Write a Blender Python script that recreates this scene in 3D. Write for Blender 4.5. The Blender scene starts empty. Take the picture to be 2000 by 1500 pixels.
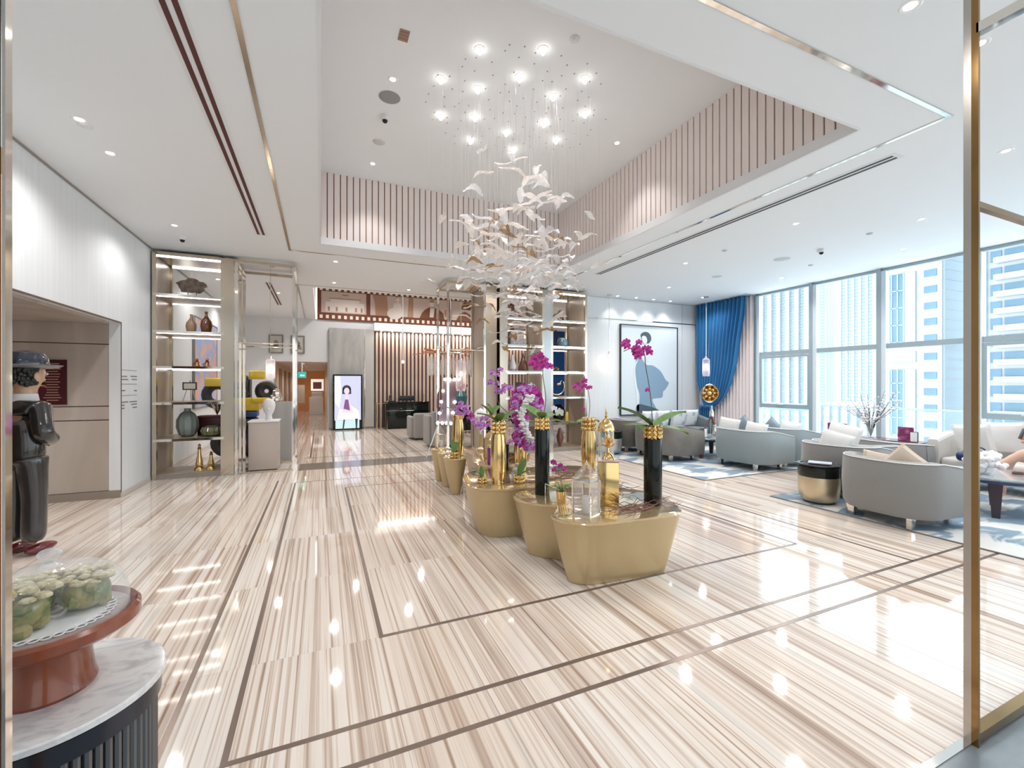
import bpy, math, random
from mathutils import Vector, Matrix, Euler
random.seed(7)
R = math.radians
C = bpy.context.scene.collection
SC = bpy.context.scene
# ---------------------------------------------------------------- camera, world, exposure
YAW = math.atan(374/854.0); cc, ss = math.cos(YAW), math.sin(YAW)
H, FP = 1.5, 854.0
cam = bpy.data.objects.new('camera', bpy.data.cameras.new('camera')); C.objects.link(cam)
cam.data.sensor_width = 36; cam.data.lens = FP/2000*36; cam.data.clip_start = 0.05; cam.data.clip_end = 500
cam.location = (0, 0, H); cam.rotation_euler = (R(90), 0, -YAW)
SC.camera = cam
SC.view_settings.view_transform = 'Standard'; SC.view_settings.look = 'None'
SC.view_settings.gamma = 1; SC.view_settings.use_curve_mapping = False
SC.view_settings.exposure = 1.08
SC.cycles.max_bounces = 10; SC.cycles.diffuse_bounces = 5; SC.cycles.glossy_bounces = 4
SC.cycles.transparent_max_bounces = 24; SC.cycles.transmission_bounces = 8
SC.cycles.sample_clamp_indirect = 6; SC.cycles.caustics_reflective = False; SC.cycles.caustics_refractive = False
w = bpy.data.worlds.new('sky'); SC.world = w; w.use_nodes = True
bg = w.node_tree.nodes['Background']; bg.inputs[0].default_value = (0.80, 0.92, 1.0, 1); bg.inputs[1].default_value = 2.2
DOWN_W = 21.0      # watts of each downlight
SPOT_W = 9.0
ent = bpy.data.lights.new('behind_camera_fill', 'AREA'); ent.shape = 'RECTANGLE'; ent.size = 9.0; ent.size_y = 3.0; ent.energy = 38; ent.color = (0.93, 0.97, 1.0)  # added fill lamp, out of view behind the camera, instead of real entrance daylight
ento = bpy.data.objects.new('behind_camera_fill', ent); C.objects.link(ento); ento.location = (3.2, -1.15, 1.7); ento.rotation_euler = (R(90), 0, 0)
CZ = 3.62          # ceiling height
RZ = 4.72          # coffer height

# pixel helpers: a measured pixel of the photograph to a point on a real plane
def G(u, v, z=0.0):
    D = (z-H)*FP/(750.0-v); L = (u-1000)/FP*D
    return (D*ss+L*cc, D*cc-L*ss, z)
def GX(u, v, X):
    D = X/(ss+(u-1000)/FP*cc); return (X, D*(cc-(u-1000)/FP*ss), H+(750-v)/FP*D)
def GY(u, v, Y):
    D = Y/(cc-(u-1000)/FP*ss); return (D*(ss+(u-1000)/FP*cc), Y, H+(750-v)/FP*D)
def GD(u, v, D):
    L = (u-1000)/FP*D
    return (D*ss+L*cc, D*cc-L*ss, H+(750-v)/FP*D)

# ---------------------------------------------------------------- materials
MATS = {}
def mat(name, col, rough=0.5, metal=0.0, **k):
    if name in MATS: return MATS[name]
    m = bpy.data.materials.new(name); m.use_nodes = True
    nt = m.node_tree; b = nt.nodes['Principled BSDF']
    b.inputs['Base Color'].default_value = (*col, 1); b.inputs['Roughness'].default_value = rough
    b.inputs['Metallic'].default_value = metal
    if 'spec' in k: b.inputs['Specular IOR Level'].default_value = k['spec']
    if 'coat' in k: b.inputs['Coat Weight'].default_value = k['coat']; b.inputs['Coat Roughness'].default_value = 0.05
    if 'sheen' in k: b.inputs['Sheen Weight'].default_value = k['sheen']
    if 'emit' in k:
        b.inputs['Emission Color'].default_value = (*k.get('ecol', col), 1); b.inputs['Emission Strength'].default_value = k['emit']
    if 'trans' in k: b.inputs['Transmission Weight'].default_value = k['trans']
    if 'col2' in k or 'bump' in k:
        tc = nt.nodes.new('ShaderNodeTexCoord'); mp = nt.nodes.new('ShaderNodeMapping')
        nt.links.new(tc.outputs['Object'], mp.inputs[0]); mp.inputs['Scale'].default_value = k.get('scale', (6, 6, 6))
        n = nt.nodes.new('ShaderNodeTexNoise'); n.inputs['Scale'].default_value = 1.0; n.inputs['Detail'].default_value = k.get('detail', 5)
        n.inputs['Distortion'].default_value = k.get('dist', 0.0)
        nt.links.new(mp.outputs[0], n.inputs['Vector'])
        if 'col2' in k:
            r = nt.nodes.new('ShaderNodeValToRGB'); r.color_ramp.elements[0].position = k.get('lo', 0.35); r.color_ramp.elements[1].position = k.get('hi', 0.65)
            r.color_ramp.elements[0].color = (*col, 1); r.color_ramp.elements[1].color = (*k['col2'], 1)
            nt.links.new(n.outputs['Fac'], r.inputs[0]); nt.links.new(r.outputs[0], b.inputs['Base Color'])
        if 'bump' in k:
            bp = nt.nodes.new('ShaderNodeBump'); bp.inputs['Strength'].default_value = k['bump']; bp.inputs['Distance'].default_value = 0.01
            nt.links.new(n.outputs['Fac'], bp.inputs['Height']); nt.links.new(bp.outputs[0], b.inputs['Normal'])
    MATS[name] = m; return m
def clear(name, col, amount, rough=0.03, metal=0.0):
    """thin see-through sheet: part transparent, part glossy body"""
    if name in MATS: return MATS[name]
    m = bpy.data.materials.new(name); m.use_nodes = True; nt = m.node_tree
    b = nt.nodes['Principled BSDF']; b.inputs['Base Color'].default_value = (*col, 1); b.inputs['Roughness'].default_value = rough
    b.inputs['Metallic'].default_value = metal
    t = nt.nodes.new('ShaderNodeBsdfTransparent'); mx = nt.nodes.new('ShaderNodeMixShader')
    fr = nt.nodes.new('ShaderNodeLayerWeight'); fr.inputs[0].default_value = 0.35
    mr = nt.nodes.new('ShaderNodeMapRange'); mr.inputs['To Min'].default_value = amount; mr.inputs['To Max'].default_value = min(1.0, amount+0.5)
    nt.links.new(fr.outputs['Facing'], mr.inputs['Value']); nt.links.new(mr.outputs[0], mx.inputs[0])
    nt.links.new(t.outputs[0], mx.inputs[1]); nt.links.new(b.outputs[0], mx.inputs[2])
    nt.links.new(mx.outputs[0], nt.nodes['Material Output'].inputs[0])
    MATS[name] = m; return m
def marble_floor():
    m = bpy.data.materials.new('striped_marble'); m.use_nodes = True; nt = m.node_tree; N = nt.nodes; L = nt.links
    b = N['Principled BSDF']; b.inputs['Roughness'].default_value = 0.05; b.inputs['IOR'].default_value = 1.62
    g = N.new('ShaderNodeNewGeometry'); oi = N.new('ShaderNodeObjectInfo')
    off = N.new('ShaderNodeVectorMath'); off.operation = 'MULTIPLY_ADD'
    comb = N.new('ShaderNodeCombineXYZ'); L.new(oi.outputs['Random'], comb.inputs[0]); L.new(oi.outputs['Random'], comb.inputs[1])
    L.new(comb.outputs[0], off.inputs[0]); off.inputs[1].default_value = (0.03, 3.5, 0); L.new(g.outputs['Position'], off.inputs[2])
    def streak(sx, sy, det, dist, dis2=0):
        mp = N.new('ShaderNodeMapping'); mp.inputs['Scale'].default_value = (sx, sy, 1); L.new(off.outputs[0], mp.inputs[0])
        mp.inputs['Location'].default_value = (dis2, dis2, 0)
        n = N.new('ShaderNodeTexNoise'); n.inputs['Scale'].default_value = 1; n.inputs['Detail'].default_value = det; n.inputs['Distortion'].default_value = dist
        n.inputs['Roughness'].default_value = 0.6
        L.new(mp.outputs[0], n.inputs[0]); return n.outputs['Fac']
    def ramp(src, stops):
        r = N.new('ShaderNodeValToRGB'); e = r.color_ramp.elements
        e[0].position, e[0].color = stops[0][0], (*stops[0][1], 1); e[1].position, e[1].color = stops[-1][0], (*stops[-1][1], 1)
        for p, c in stops[1:-1]:
            x = e.new(p); x.color = (*c, 1)
        L.new(src, r.inputs[0]); return r.outputs[0]
    A = ramp(streak(11, 0.12, 8, 0.2), [(0.30, (0.36, 0.26, 0.20)), (0.40, (0.60, 0.50, 0.43)), (0.48, (0.79, 0.71, 0.64)), (0.60, (0.83, 0.77, 0.71)), (0.69, (0.62, 0.60, 0.57))])
    B = ramp(streak(46, 0.25, 6, 0.25, 4.3), [(0.32, (0.38, 0.26, 0.20)), (0.42, (0.74, 0.65, 0.58)), (0.50, (1, 1, 1)), (1.0, (1, 1, 1))])
    B2 = ramp(streak(1.3, 0.08, 2, 0.2, 9.1), [(0.35, (0.90, 0.84, 0.79)), (0.55, (1, 1, 1)), (0.7, (0.93, 0.94, 0.95))])
    mx = N.new('ShaderNodeMix'); mx.data_type = 'RGBA'; mx.blend_type = 'MULTIPLY'; mx.inputs[0].default_value = 0.85
    L.new(A, mx.inputs[6]); L.new(B, mx.inputs[7])
    mx2 = N.new('ShaderNodeMix'); mx2.data_type = 'RGBA'; mx2.blend_type = 'MULTIPLY'; mx2.inputs[0].default_value = 1
    L.new(mx.outputs[2], mx2.inputs[6]); L.new(B2, mx2.inputs[7])
    L.new(mx2.outputs[2], b.inputs['Base Color'])
    return m
FLOOR = marble_floor()
WHITE = mat('white_paint', (0.78, 0.80, 0.82), 0.75)
CEIL = mat('ceiling_paint', (0.84, 0.875, 0.90), 0.85)
WALLP = mat('wall_fabric', (0.73, 0.76, 0.78), 0.6, col2=(0.77, 0.80, 0.82), scale=(30, 30, 0.6))
BRASS = mat('champagne_metal', (0.62, 0.54, 0.44), 0.16, 1.0)
CHROME = mat('polished_metal', (0.80, 0.76, 0.70), 0.06, 1.0)
GOLD = mat('polished_gold', (0.83, 0.60, 0.27), 0.12, 1.0)
GOLDP = mat('gold_lacquer', (0.56, 0.44, 0.25), 0.34, 0.5, coat=0.3)
COPPER = mat('copper', (0.70, 0.34, 0.20), 0.15, 1.0)
INLAY = mat('bronze_inlay', (0.24, 0.18, 0.15), 0.25, 0.6)
BLACK = mat('black_gloss', (0.006, 0.010, 0.008), 0.06, spec=0.35)
DARK = mat('dark_matte', (0.03, 0.03, 0.035), 0.5)
MAROON = mat('maroon_slot', (0.09, 0.02, 0.02), 0.6)
STONE = mat('taupe_stone', (0.42, 0.36, 0.31), 0.35, col2=(0.53, 0.47, 0.42), scale=(2.2, 2.2, 0.5), dist=1.2, detail=6)
GSTONE = mat('grey_stone', (0.36, 0.36, 0.35), 0.3, col2=(0.47, 0.47, 0.45), scale=(3, 3, 0.8), dist=1.5)
DSTONE = mat('dark_stone', (0.20, 0.18, 0.16), 0.12)
WOODP = mat('taupe_panel', (0.40, 0.32, 0.24), 0.3, col2=(0.48, 0.40, 0.31), scale=(3, 3, 0.6))
SLATW = mat('pale_rose_slat', (0.84, 0.77, 0.75), 0.5)
SLATB = mat('slat_gap', (0.33, 0.18, 0.12), 0.6)
TSLAT = mat('timber_slat', (0.62, 0.49, 0.42), 0.4, col2=(0.50, 0.37, 0.31), scale=(4, 4, 1))
TGAP = mat('timber_gap', (0.10, 0.06, 0.05), 0.6)
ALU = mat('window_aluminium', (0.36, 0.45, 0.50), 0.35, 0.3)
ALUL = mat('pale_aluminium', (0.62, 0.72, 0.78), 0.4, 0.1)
PANE = clear('window_glass', (0.75, 0.9, 0.95), 0.05, 0.0)
LED = mat('led_light', (1, 0.97, 0.94), 0.5, emit=4.5)
BULB = mat('lamp_glow', (1, 0.95, 0.88), 0.5, emit=6.0)
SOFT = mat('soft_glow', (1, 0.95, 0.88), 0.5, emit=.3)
GREEN = mat('orchid_leaf_green', (0.07, 0.17, 0.035), 0.35, col2=(0.14, 0.28, 0.06), scale=(12, 12, 12))
STEM = mat('orchid_stem', (0.13, 0.12, 0.06), 0.6)
PURP = mat('orchid_magenta', (0.30, 0.004, 0.16), 0.5, col2=(0.66, 0.06, 0.42), scale=(2.2, 2.2, 2.2), lo=.42, hi=.56)
PURL = mat('orchid_lilac', (0.34, 0.03, 0.42), 0.5, col2=(0.80, 0.42, 0.80), scale=(2.6, 2.6, 2.6), lo=.40, hi=.60)
PETW = mat('white_petal', (0.85, 0.83, 0.84), 0.5)
TWIG = mat('twig_brown', (0.25, 0.12, 0.09), 0.7)
SHIRT = mat('white_cloth', (0.82, 0.82, 0.83), 0.8)

# ---------------------------------------------------------------- mesh helper
class M:
    def __init__(s): s.v = []; s.f = []
    def add(s, vs, fs):
        o = len(s.v); s.v += [tuple(p) for p in vs]; s.f += [tuple(i+o for i in f) for f in fs]; return s
    def box(s, x0, x1, y0, y1, z0, z1):
        return s.add([(x0,y0,z0),(x1,y0,z0),(x1,y1,z0),(x0,y1,z0),(x0,y0,z1),(x1,y0,z1),(x1,y1,z1),(x0,y1,z1)],
                     [(0,3,2,1),(4,5,6,7),(0,1,5,4),(1,2,6,5),(2,3,7,6),(3,0,4,7)])
    def rbox(s, x0, x1, y0, y1, z0, z1, b=0.02, seg=3):
        """box with all edges rounded (superellipse style grid)"""
        cx, cy, cz = (x0+x1)/2, (y0+y1)/2, (z0+z1)/2; hx, hy, hz = (x1-x0)/2, (y1-y0)/2, (z1-z0)/2
        b = min(b, hx, hy, hz)
        rings = []
        prof = [(-hz, -b)] + [(-hz+b-b*math.cos(t*math.pi/2/seg), -b+b*math.sin(t*math.pi/2/seg)) for t in range(1, seg+1)]
        prof = prof + [(-z, r) for z, r in reversed(prof)]
        pl = []
        for q, (sx, sy) in enumerate([(1,1),(-1,1),(-1,-1),(1,-1)]):
            for t in range(seg+1):
                a = q*math.pi/2 + t*math.pi/2/seg
                pl.append((sx*(hx-b), sy*(hy-b), math.cos(a), math.sin(a)))
        vs = []
        for z, r in prof:
            for bx, by, c_, s_ in pl: vs.append((cx+bx+c_*(b+r), cy+by+s_*(b+r), cz+z))
        n = len(pl); fs = []
        for k in range(len(prof)-1):
            for i in range(n): fs.append((k*n+i, k*n+(i+1)%n, (k+1)*n+(i+1)%n, (k+1)*n+i))
        fs.append(tuple(reversed(range(n)))); fs.append(tuple((len(prof)-1)*n+i for i in range(n)))
        return s.add(vs, fs)
    def lathe(s, prof, c=(0,0,0), n=24, flute=0.0, nf=0, sx=1.0, sy=1.0):
        vs = []; fs = []
        for r, z in prof:
            for i in range(n):
                a = 2*math.pi*i/n; rr = r*(1+(flute*math.cos(nf*a) if nf else 0))
                vs.append((c[0]+rr*math.cos(a)*sx, c[1]+rr*math.sin(a)*sy, c[2]+z))
        for k in range(len(prof)-1):
            for i in range(n): fs.append((k*n+i, k*n+(i+1)%n, (k+1)*n+(i+1)%n, (k+1)*n+i))
        if prof[0][0] > 1e-4: fs.append(tuple(reversed(range(n))))
        if prof[-1][0] > 1e-4: fs.append(tuple((len(prof)-1)*n+i for i in range(n)))
        return s.add(vs, fs)
    def tube(s, pts, rad, n=8, cap=True):
        pts = [Vector(p) for p in pts]
        if not hasattr(rad, '__len__'): rad = [rad]*len(pts)
        vs = []; fs = []; prev = None
        for k, p in enumerate(pts):
            t = (pts[min(k+1, len(pts)-1)]-pts[max(k-1, 0)]).normalized()
            if prev is None: prev = Vector((0,0,1)) if abs(t.z) < 0.9 else Vector((1,0,0))
            a = (prev - t*prev.dot(t)).normalized(); b_ = t.cross(a); prev = a
            for i in range(n):
                q = 2*math.pi*i/n; vs.append(p+(a*math.cos(q)+b_*math.sin(q))*rad[k])
        for k in range(len(pts)-1):
            for i in range(n): fs.append((k*n+i, k*n+(i+1)%n, (k+1)*n+(i+1)%n, (k+1)*n+i))
        if cap: fs.append(tuple(reversed(range(n)))); fs.append(tuple((len(pts)-1)*n+i for i in range(n)))
        return s.add(vs, fs)
    def ball(s, c, r, n=10, m=6, sc=(1,1,1)):
        vs = [(c[0], c[1], c[2]-r*sc[2])]; fs = []
        for k in range(1, m):
            a = -math.pi/2+math.pi*k/m
            for i in range(n):
                q = 2*math.pi*i/n; vs.append((c[0]+r*sc[0]*math.cos(a)*math.cos(q), c[1]+r*sc[1]*math.cos(a)*math.sin(q), c[2]+r*sc[2]*math.sin(a)))
        vs.append((c[0], c[1], c[2]+r*sc[2])); T = len(vs)-1
        for i in range(n):
            fs.append((0, 1+(i+1)%n, 1+i)); fs.append((T, T-n+i, T-n+(i+1)%n))
        for k in range(m-2):
            for i in range(n): fs.append((1+k*n+i, 1+k*n+(i+1)%n, 1+(k+1)*n+(i+1)%n, 1+(k+1)*n+i))
        return s.add(vs, fs)
    def prism(s, pts, z0, z1):
        n = len(pts)
        return s.add([(x,y,z0) for x,y in pts]+[(x,y,z1) for x,y in pts],
                     [tuple(reversed(range(n))), tuple(range(n, 2*n))]+[(i,(i+1)%n,n+(i+1)%n,n+i) for i in range(n)])
    def flatY(s, pts, y, t=0.004):
        """flat print shape facing -Y: pts are (x, z)"""
        n = len(pts)
        return s.add([(x,y-t,z) for x,z in pts]+[(x,y,z) for x,z in pts],
                     [tuple(range(n)), tuple(reversed(range(n, 2*n)))]+[((i+1)%n,i,n+i,n+(i+1)%n) for i in range(n)])
    def ellY(s, x, z, rx, rz, y, t=0.004, n=16, a=0):
        ca, sa = math.cos(a), math.sin(a)
        return s.flatY([(x+rx*math.cos(q)*ca-rz*math.sin(q)*sa, z+rx*math.cos(q)*sa+rz*math.sin(q)*ca) for q in [2*math.pi*i/n for i in range(n)]], y, t)
    def tf(s, mx, start=0):
        for i in range(start, len(s.v)): s.v[i] = tuple(mx @ Vector(s.v[i]))
        return s
def wl(o):
    p = Vector((0,0,0))
    while o: p += o.location; o = o.parent
    return p
def ob(name, m, mt, parent=None, smooth=True, **props):
    me = bpy.data.meshes.new(name)
    vs = m.v
    if parent:
        o0 = wl(parent); vs = [(x-o0.x, y-o0.y, z-o0.z) for x, y, z in vs]
    me.from_pydata(vs, [], m.f); me.materials.append(mt); me.update()
    if smooth:
        me.polygons.foreach_set('use_smooth', [True]*len(me.polygons)); me.set_sharp_from_angle(angle=R(32))
    o = bpy.data.objects.new(name, me); C.objects.link(o)
    if parent: o.parent = parent
    for k, v in props.items(): o[k] = v
    return o
def thing(name, label, cat, loc=(0,0,0), group=None, kind=None):
    o = bpy.data.objects.new(name, None); C.objects.link(o); o.location = loc; o.empty_display_size = 0.1
    o['label'] = label; o['category'] = cat
    if group: o['group'] = group
    return o
def tag(o, label, cat, group=None):
    o['label'] = label; o['category'] = cat
    if group: o['group'] = group
    return o
def struct(name, m, mt, smooth=False):
    o = ob(name, m, mt, None, smooth); o['kind'] = 'structure'; return o
def dup(root, loc, rotz=0, label=None, scale=None):
    def cp(o, par):
        c = o.copy(); C.objects.link(c)
        if par: c.parent = par
        for ch in list(o.children): cp(ch, c)
        return c
    r = cp(root, None); r.location = loc; r.rotation_euler = (0,0,rotz)
    if label: r['label'] = label
    if scale: r.scale = scale
    return r
def inst(src, name, loc, rot=(0,0,0), scale=(1,1,1), parent=None, mt=None):
    """a piece that shares src's mesh (loc in parent's frame)"""
    c = bpy.data.objects.new(name, src if isinstance(src, bpy.types.Mesh) else src.data); C.objects.link(c)
    c.location = loc; c.rotation_euler = rot; c.scale = scale
    if parent: c.parent = parent
    return c
def mesh_of(name, m, mt, smooth=True):
    me = bpy.data.meshes.new(name); me.from_pydata(m.v, [], m.f); me.materials.append(mt); me.update()
    if smooth:
        me.polygons.foreach_set('use_smooth', [True]*len(me.polygons)); me.set_sharp_from_angle(angle=R(32))
    return me
def light(name, kind, loc, watts, col=(1, 0.94, 0.86), parent=None, size=0.05, ang=150, rot=(0,0,0), sy=None):
    l = bpy.data.lights.new(name, kind); l.energy = watts; l.color = col
    if kind == 'SPOT': l.spot_size = R(ang); l.spot_blend = 0.6; l.shadow_soft_size = size
    elif kind == 'POINT': l.shadow_soft_size = size
    elif kind == 'AREA': l.size = size; l.shape = 'RECTANGLE' if sy else 'SQUARE'; l.size_y = sy or size
    o = bpy.data.objects.new(name, l); C.objects.link(o); o.rotation_euler = rot
    if parent: o.parent = parent; o.location = Vector(loc)-wl(parent)
    else: o.location = loc
    return o
def spline(pts, n=6, closed=True):
    out = []; N = len(pts)
    rng = range(N) if closed else range(N-1)
    for i in rng:
        if closed: p0, p1, p2, p3 = [pts[(i+k-1) % N] for k in range(4)]
        else: p0, p1, p2, p3 = pts[max(i-1,0)], pts[i], pts[i+1], pts[min(i+2, N-1)]
        for k in range(n):
            t = k/n
            out.append(tuple(0.5*((2*p1[j])+(-p0[j]+p2[j])*t+(2*p0[j]-5*p1[j]+4*p2[j]-p3[j])*t*t+(-p0[j]+3*p1[j]-3*p2[j]+p3[j])*t**3) for j in range(len(p1))))
    if not closed: out.append(tuple(pts[-1]))
    return out

# ================================================================ THE SETTING
XL, XR, YN, YB, YF = -2.42, 9.48, -1.2, 8.87, 15.6
# floor: sub-floor, marble tiles, inlay strips
floor = struct('floor', M().box(XL-3.2, XR+0.4, YN, YF, -0.06, -0.006).box(-1.35, 0.22, YF, 27, -0.06, -0.006), mat('floor_joint', (0.38, 0.31, 0.26), 0.4))
tile = mesh_of('floor_tile', M().box(-.5,.5,-.5,.5,-0.006,0), FLOOR, False)
xs = [XL, -1.51, -0.60, -0.35, 0.33, 1.08, 1.83, 2.58, 3.33, 4.09, 4.79, 5.49, 6.29, 7.09, 7.89, 8.69, XR]
ys = [0.93, 1.82, 2.03, 2.69, 3.71, 4.73, 5.75, 6.78, 7.40, 8.40]
def lay(x0, x1, y0, y1, mt=None):
    g = 0.001
    inst(tile, 'floor_tile', ((x0+x1)/2, (y0+y1)/2, 0), (0,0,0), (x1-x0-g, y1-y0-g, 1), floor)
for a, b in zip(xs, xs[1:]):
    for c, d in zip(ys, ys[1:]): lay(a, b, c, d)
for a, b in zip(xs, xs[1:]):
    if not (-0.42 < (a+b)/2 < 2.3): lay(a, b, 8.40, 9.10)
for a, b in zip(xs, xs[1:]):
    for c, d in zip([9.1, 10.7, 12.3, 13.9], [10.7, 12.3, 13.9, YF]): lay(a, b, c, d)
for a, b in ((-4.0, -3.2), (-3.2, XL), (-4.8, -4.0)):
    for c, d in ((4.1, 5.2), (5.2, 6.3), (6.3, 7.4)): lay(a, b, c, d)
for a, b in ((-1.35, -0.6), (-0.6, 0.22)):
    for c, d in ((YF, 18), (18, 20.4), (20.4, 23), (23, 27)): lay(a, b, c, d)
lobby = mesh_of('entrance_slab', M().box(-.5,.5,-.5,.5,-0.006,0), mat('entrance_stone', (0.17, 0.20, 0.22), 0.15, col2=(0.27, 0.31, 0.33), scale=(3, 9, 1)), False)
for a, b in ((XL, -0.9), (-0.9, 0.6), (0.6, 2.1), (2.1, 3.6), (3.6, 5.5), (5.5, 7.5), (7.5, XR)):
    inst(lobby, 'entrance_slab', ((a+b)/2, (YN+0.93)/2, 0), (0,0,0), (b-a-.002, 0.93-YN-.002, 1), floor)
strip = M().box(-0.35, 2.3, 8.40, 9.10, -0.005, 0.0)
ob('threshold_strip', strip, DSTONE, floor, False)
def inl(x0, x1, y0, y1): ob('inlay_strip', M().box(x0, x1, y0, y1, -0.004, 0.0015), INLAY, floor, False)
t = 0.013
inl(-0.35-t, -0.35+t, 2.03-t, 7.40); inl(-0.60-t, -0.60+t, 1.82-t, 7.65)
inl(-0.35+t, 5.50, 2.03-t, 2.03+t); inl(-0.60+t, 7.2, 1.82-t, 1.82+t)
inl(0.33-t, 0.33+t, 2.69-t, 6.78); inl(4.09-t, 4.09+t, 2.69, 6.78); inl(0.33+t, 4.09, 2.69-t, 2.69+t)
inl(0.33+t, 4.09, 6.78-t*.6, 6.78+t*.6); inl(-0.35+t, 4.6, 7.40-t*.6, 7.40+t*.6); inl(4.60-t, 4.60+t, 2.03, 7.40)
inl(-0.30, 5.6, 9.75, 9.78); inl(-0.20, -0.17, 9.78, 14.9)
ob('brass_threshold', M().box(-0.4, 3.7, 0.90, 0.93, -0.004, 0.004), CHROME, floor, False)

# ceiling with two coffers
cm = M()
K = (0.0, 4.12, 2.18, 7.21)          # main coffer x0 x1 y0 y1
K2 = (-0.15, 7.2, 10.55, YF)
for x0, x1, y0, y1 in ((XL, XR, YN, K[2]), (XL, K[0], K[2], K[3]), (K[1], XR, K[2], K[3]), (XL, XR, K[3], K2[2]), (XL, K2[0], K2[2], YF), (K2[1], XR, K2[2], YF)):
    cm.box(x0, x1, y0, y1, CZ, CZ+0.06)
cm.box(K[0]-.1, K[1]+.1, K[2]-.1, K[3]+.1, RZ, RZ+0.06)
cm.box(K2[0]-.1, K2[1]+.1, K2[2]-.1, K2[3]+.1, RZ, RZ+0.06)
ceiling = struct('ceiling', cm, CEIL)
# coffer linings
cof = ob('coffer_lining', M().box(K[0]-.08, K[0]-.02, K[2]-.08, K[3]+.08, CZ+.06, RZ).box(K[1]+.02, K[1]+.08, K[2]-.08, K[3]+.08, CZ+.06, RZ)
         .box(K[0]-.02, K[1]+.02, K[2]-.08, K[2]-.02, CZ+.06, RZ).box(K[0]-.02, K[1]+.02, K[3]+.02, K[3]+.08, CZ+.06, RZ), SLATB, ceiling, False)
ob('coffer_fascia', M().box(K[0], K[1], K[3]-.005, K[3]+.02, CZ-.002, CZ+.10).box(K[1]-.005, K[1]+.02, K[2], K[3]-.005, CZ-.002, CZ+.10)
   .box(K[0]-.02, K[0]+.005, K[2], K[3]-.005, CZ-.002, CZ+.10).box(K[0]+.005, K[1]-.005, K[2]-.02, K[2]+.005, CZ-.002, CZ+.10), WHITE, ceiling, False)
sl = mesh_of('coffer_slat', M().box(-.5,.5,-.01,.01,CZ+.10,RZ), SLATW, False)
n = 44; pw = (K[1]-K[0])/n
for i in range(n):
    x = K[0]+pw*(i+.5)
    inst(sl, 'coffer_slat', (x, K[3]+.010, 0), (0,0,0), (pw-.016, 1, 1), ceiling)
    if i % 1 == 0: inst(sl, 'coffer_slat', (x, K[2]-.010, 0), (0,0,0), (pw-.016, 1, 1), ceiling)
n = 54; pw = (K[3]-K[2])/n
for i in range(n):
    y = K[2]+pw*(i+.5)
    inst(sl, 'coffer_slat', (K[1]+.010, y, 0), (0,0,R(90)), (pw-.016, 1, 1), ceiling)
    inst(sl, 'coffer_slat', (K[0]-.010, y, 0), (0,0,R(90)), (pw-.016, 1, 1), ceiling)
ob('coffer_side', M().box(K2[0]-.06, K2[0], K2[2], K2[3], CZ+.06, RZ).box(K2[1], K2[1]+.06, K2[2], K2[3], CZ+.06, RZ).box(K2[0], K2[1], K2[2]-.06, K2[2], CZ+.06, RZ), WHITE, ceiling, False)
def ctrim(x0, x1, y0, y1, mt=CHROME): ob('ceiling_trim', M().box(x0, x1, y0, y1, CZ-.006, CZ+.002), mt, ceiling, False)
a0, a1, b0, b1 = -0.445, 4.555, 1.78, 7.74; t = .016
ctrim(a0-t, a0+t, b0, b1, BRASS); ctrim(a1-t, a1+t, b0-t, b1+t); ctrim(a0+t, a1-t, b0-t, b0+t); ctrim(a0-t, a1-t, b1-t, b1+t, BRASS)
ctrim(-.45-t, -.45+t, 10.35, YF, BRASS); ctrim(-.45+t, 5.6, 10.35-t, 10.35+t, BRASS)
# linear air slots
def slot(name, x, y0, y1, label, m_):
    o = thing(name, label, 'air vent', (x, (y0+y1)/2, CZ))
    ob('frame', M().box(x-.075, x+.075, y0-.04, y1+.04, CZ-.004, CZ+.0005), WHITE, o, False)
    for dx in (-.032, .032): ob('slot', M().box(x+dx-.016, x+dx+.016, y0, y1, CZ-.0065, CZ-.003), m_, o, False)
slot('linear_air_vent', -.77, 1.2, 7.10, 'long double-slot linear air vent in the ceiling on the left', MAROON)
slot('linear_air_vent', 4.90, 2.30, 7.05, 'long double-slot linear air vent beside the slatted coffer on the right', DARK)
slot('linear_air_vent', -1.0, 10.4, 13.2, 'short dark linear air vent seen through the open brass frame', MAROON)

# walls
wall_left = struct('wall_left', M().box(XL-.12, XL, YN, 4.1, 0, CZ).box(XL-.12, XL, 4.1, 7.37, 2.32, CZ).box(XL-.12, XL, 7.37, YF, 0, CZ), WALLP)
ob('shadow_gap', M().box(XL, XL+.012, YN, YF, CZ-.022, CZ-.001), mat('shadow_grey', (.30,.28,.26), .6), wall_left, False)
struct('baseboard_left', M().box(XL, XL+.012, 7.37, 8.45, 0, .07).box(XL, XL+.012, 9.4, YF, 0, .07), mat('skirting', (.6,.57,.53), .3))
# recess behind the opening: stone lined
rec = struct('wall_recess', M().box(-5.0, XL-.005, 7.40, 7.5, 0, 2.32).box(-5.1, -5.0, 4.0, 7.5, 0, 2.32).box(-5.0, XL-.12, 4.0, 4.1, 0, 2.32).box(-5.1, XL-.12, 4.0, 7.5, 2.32, 2.4), mat('groove_brown', (.13,.08,.06), .5))
zz = [0.10, 1.03, 1.21, 2.02, 2.32]
for i in range(4):
    for x0, x1 in ((-5.0, -3.9), (-3.9, XL-.006)):
        ob('stone_panel', M().box(x0+.002, x1-.002, 7.375, 7.40, zz[i]+.006, zz[i+1]-.006), STONE, rec, False)
ob('stone_skirting', M().box(-5.0, XL, 7.36, 7.40, 0, .10), mat('taupe_skirting', (.30,.25,.21), .3), rec, False)
ob('opening_trim', M().box(XL-.01, XL+.006, 4.1, 7.385, 2.305, 2.32).box(XL-.01, XL+.006, 7.372, 7.385, 0, 2.305), mat('groove_brown', (.13,.08,.06), .5), rec, False)
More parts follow.
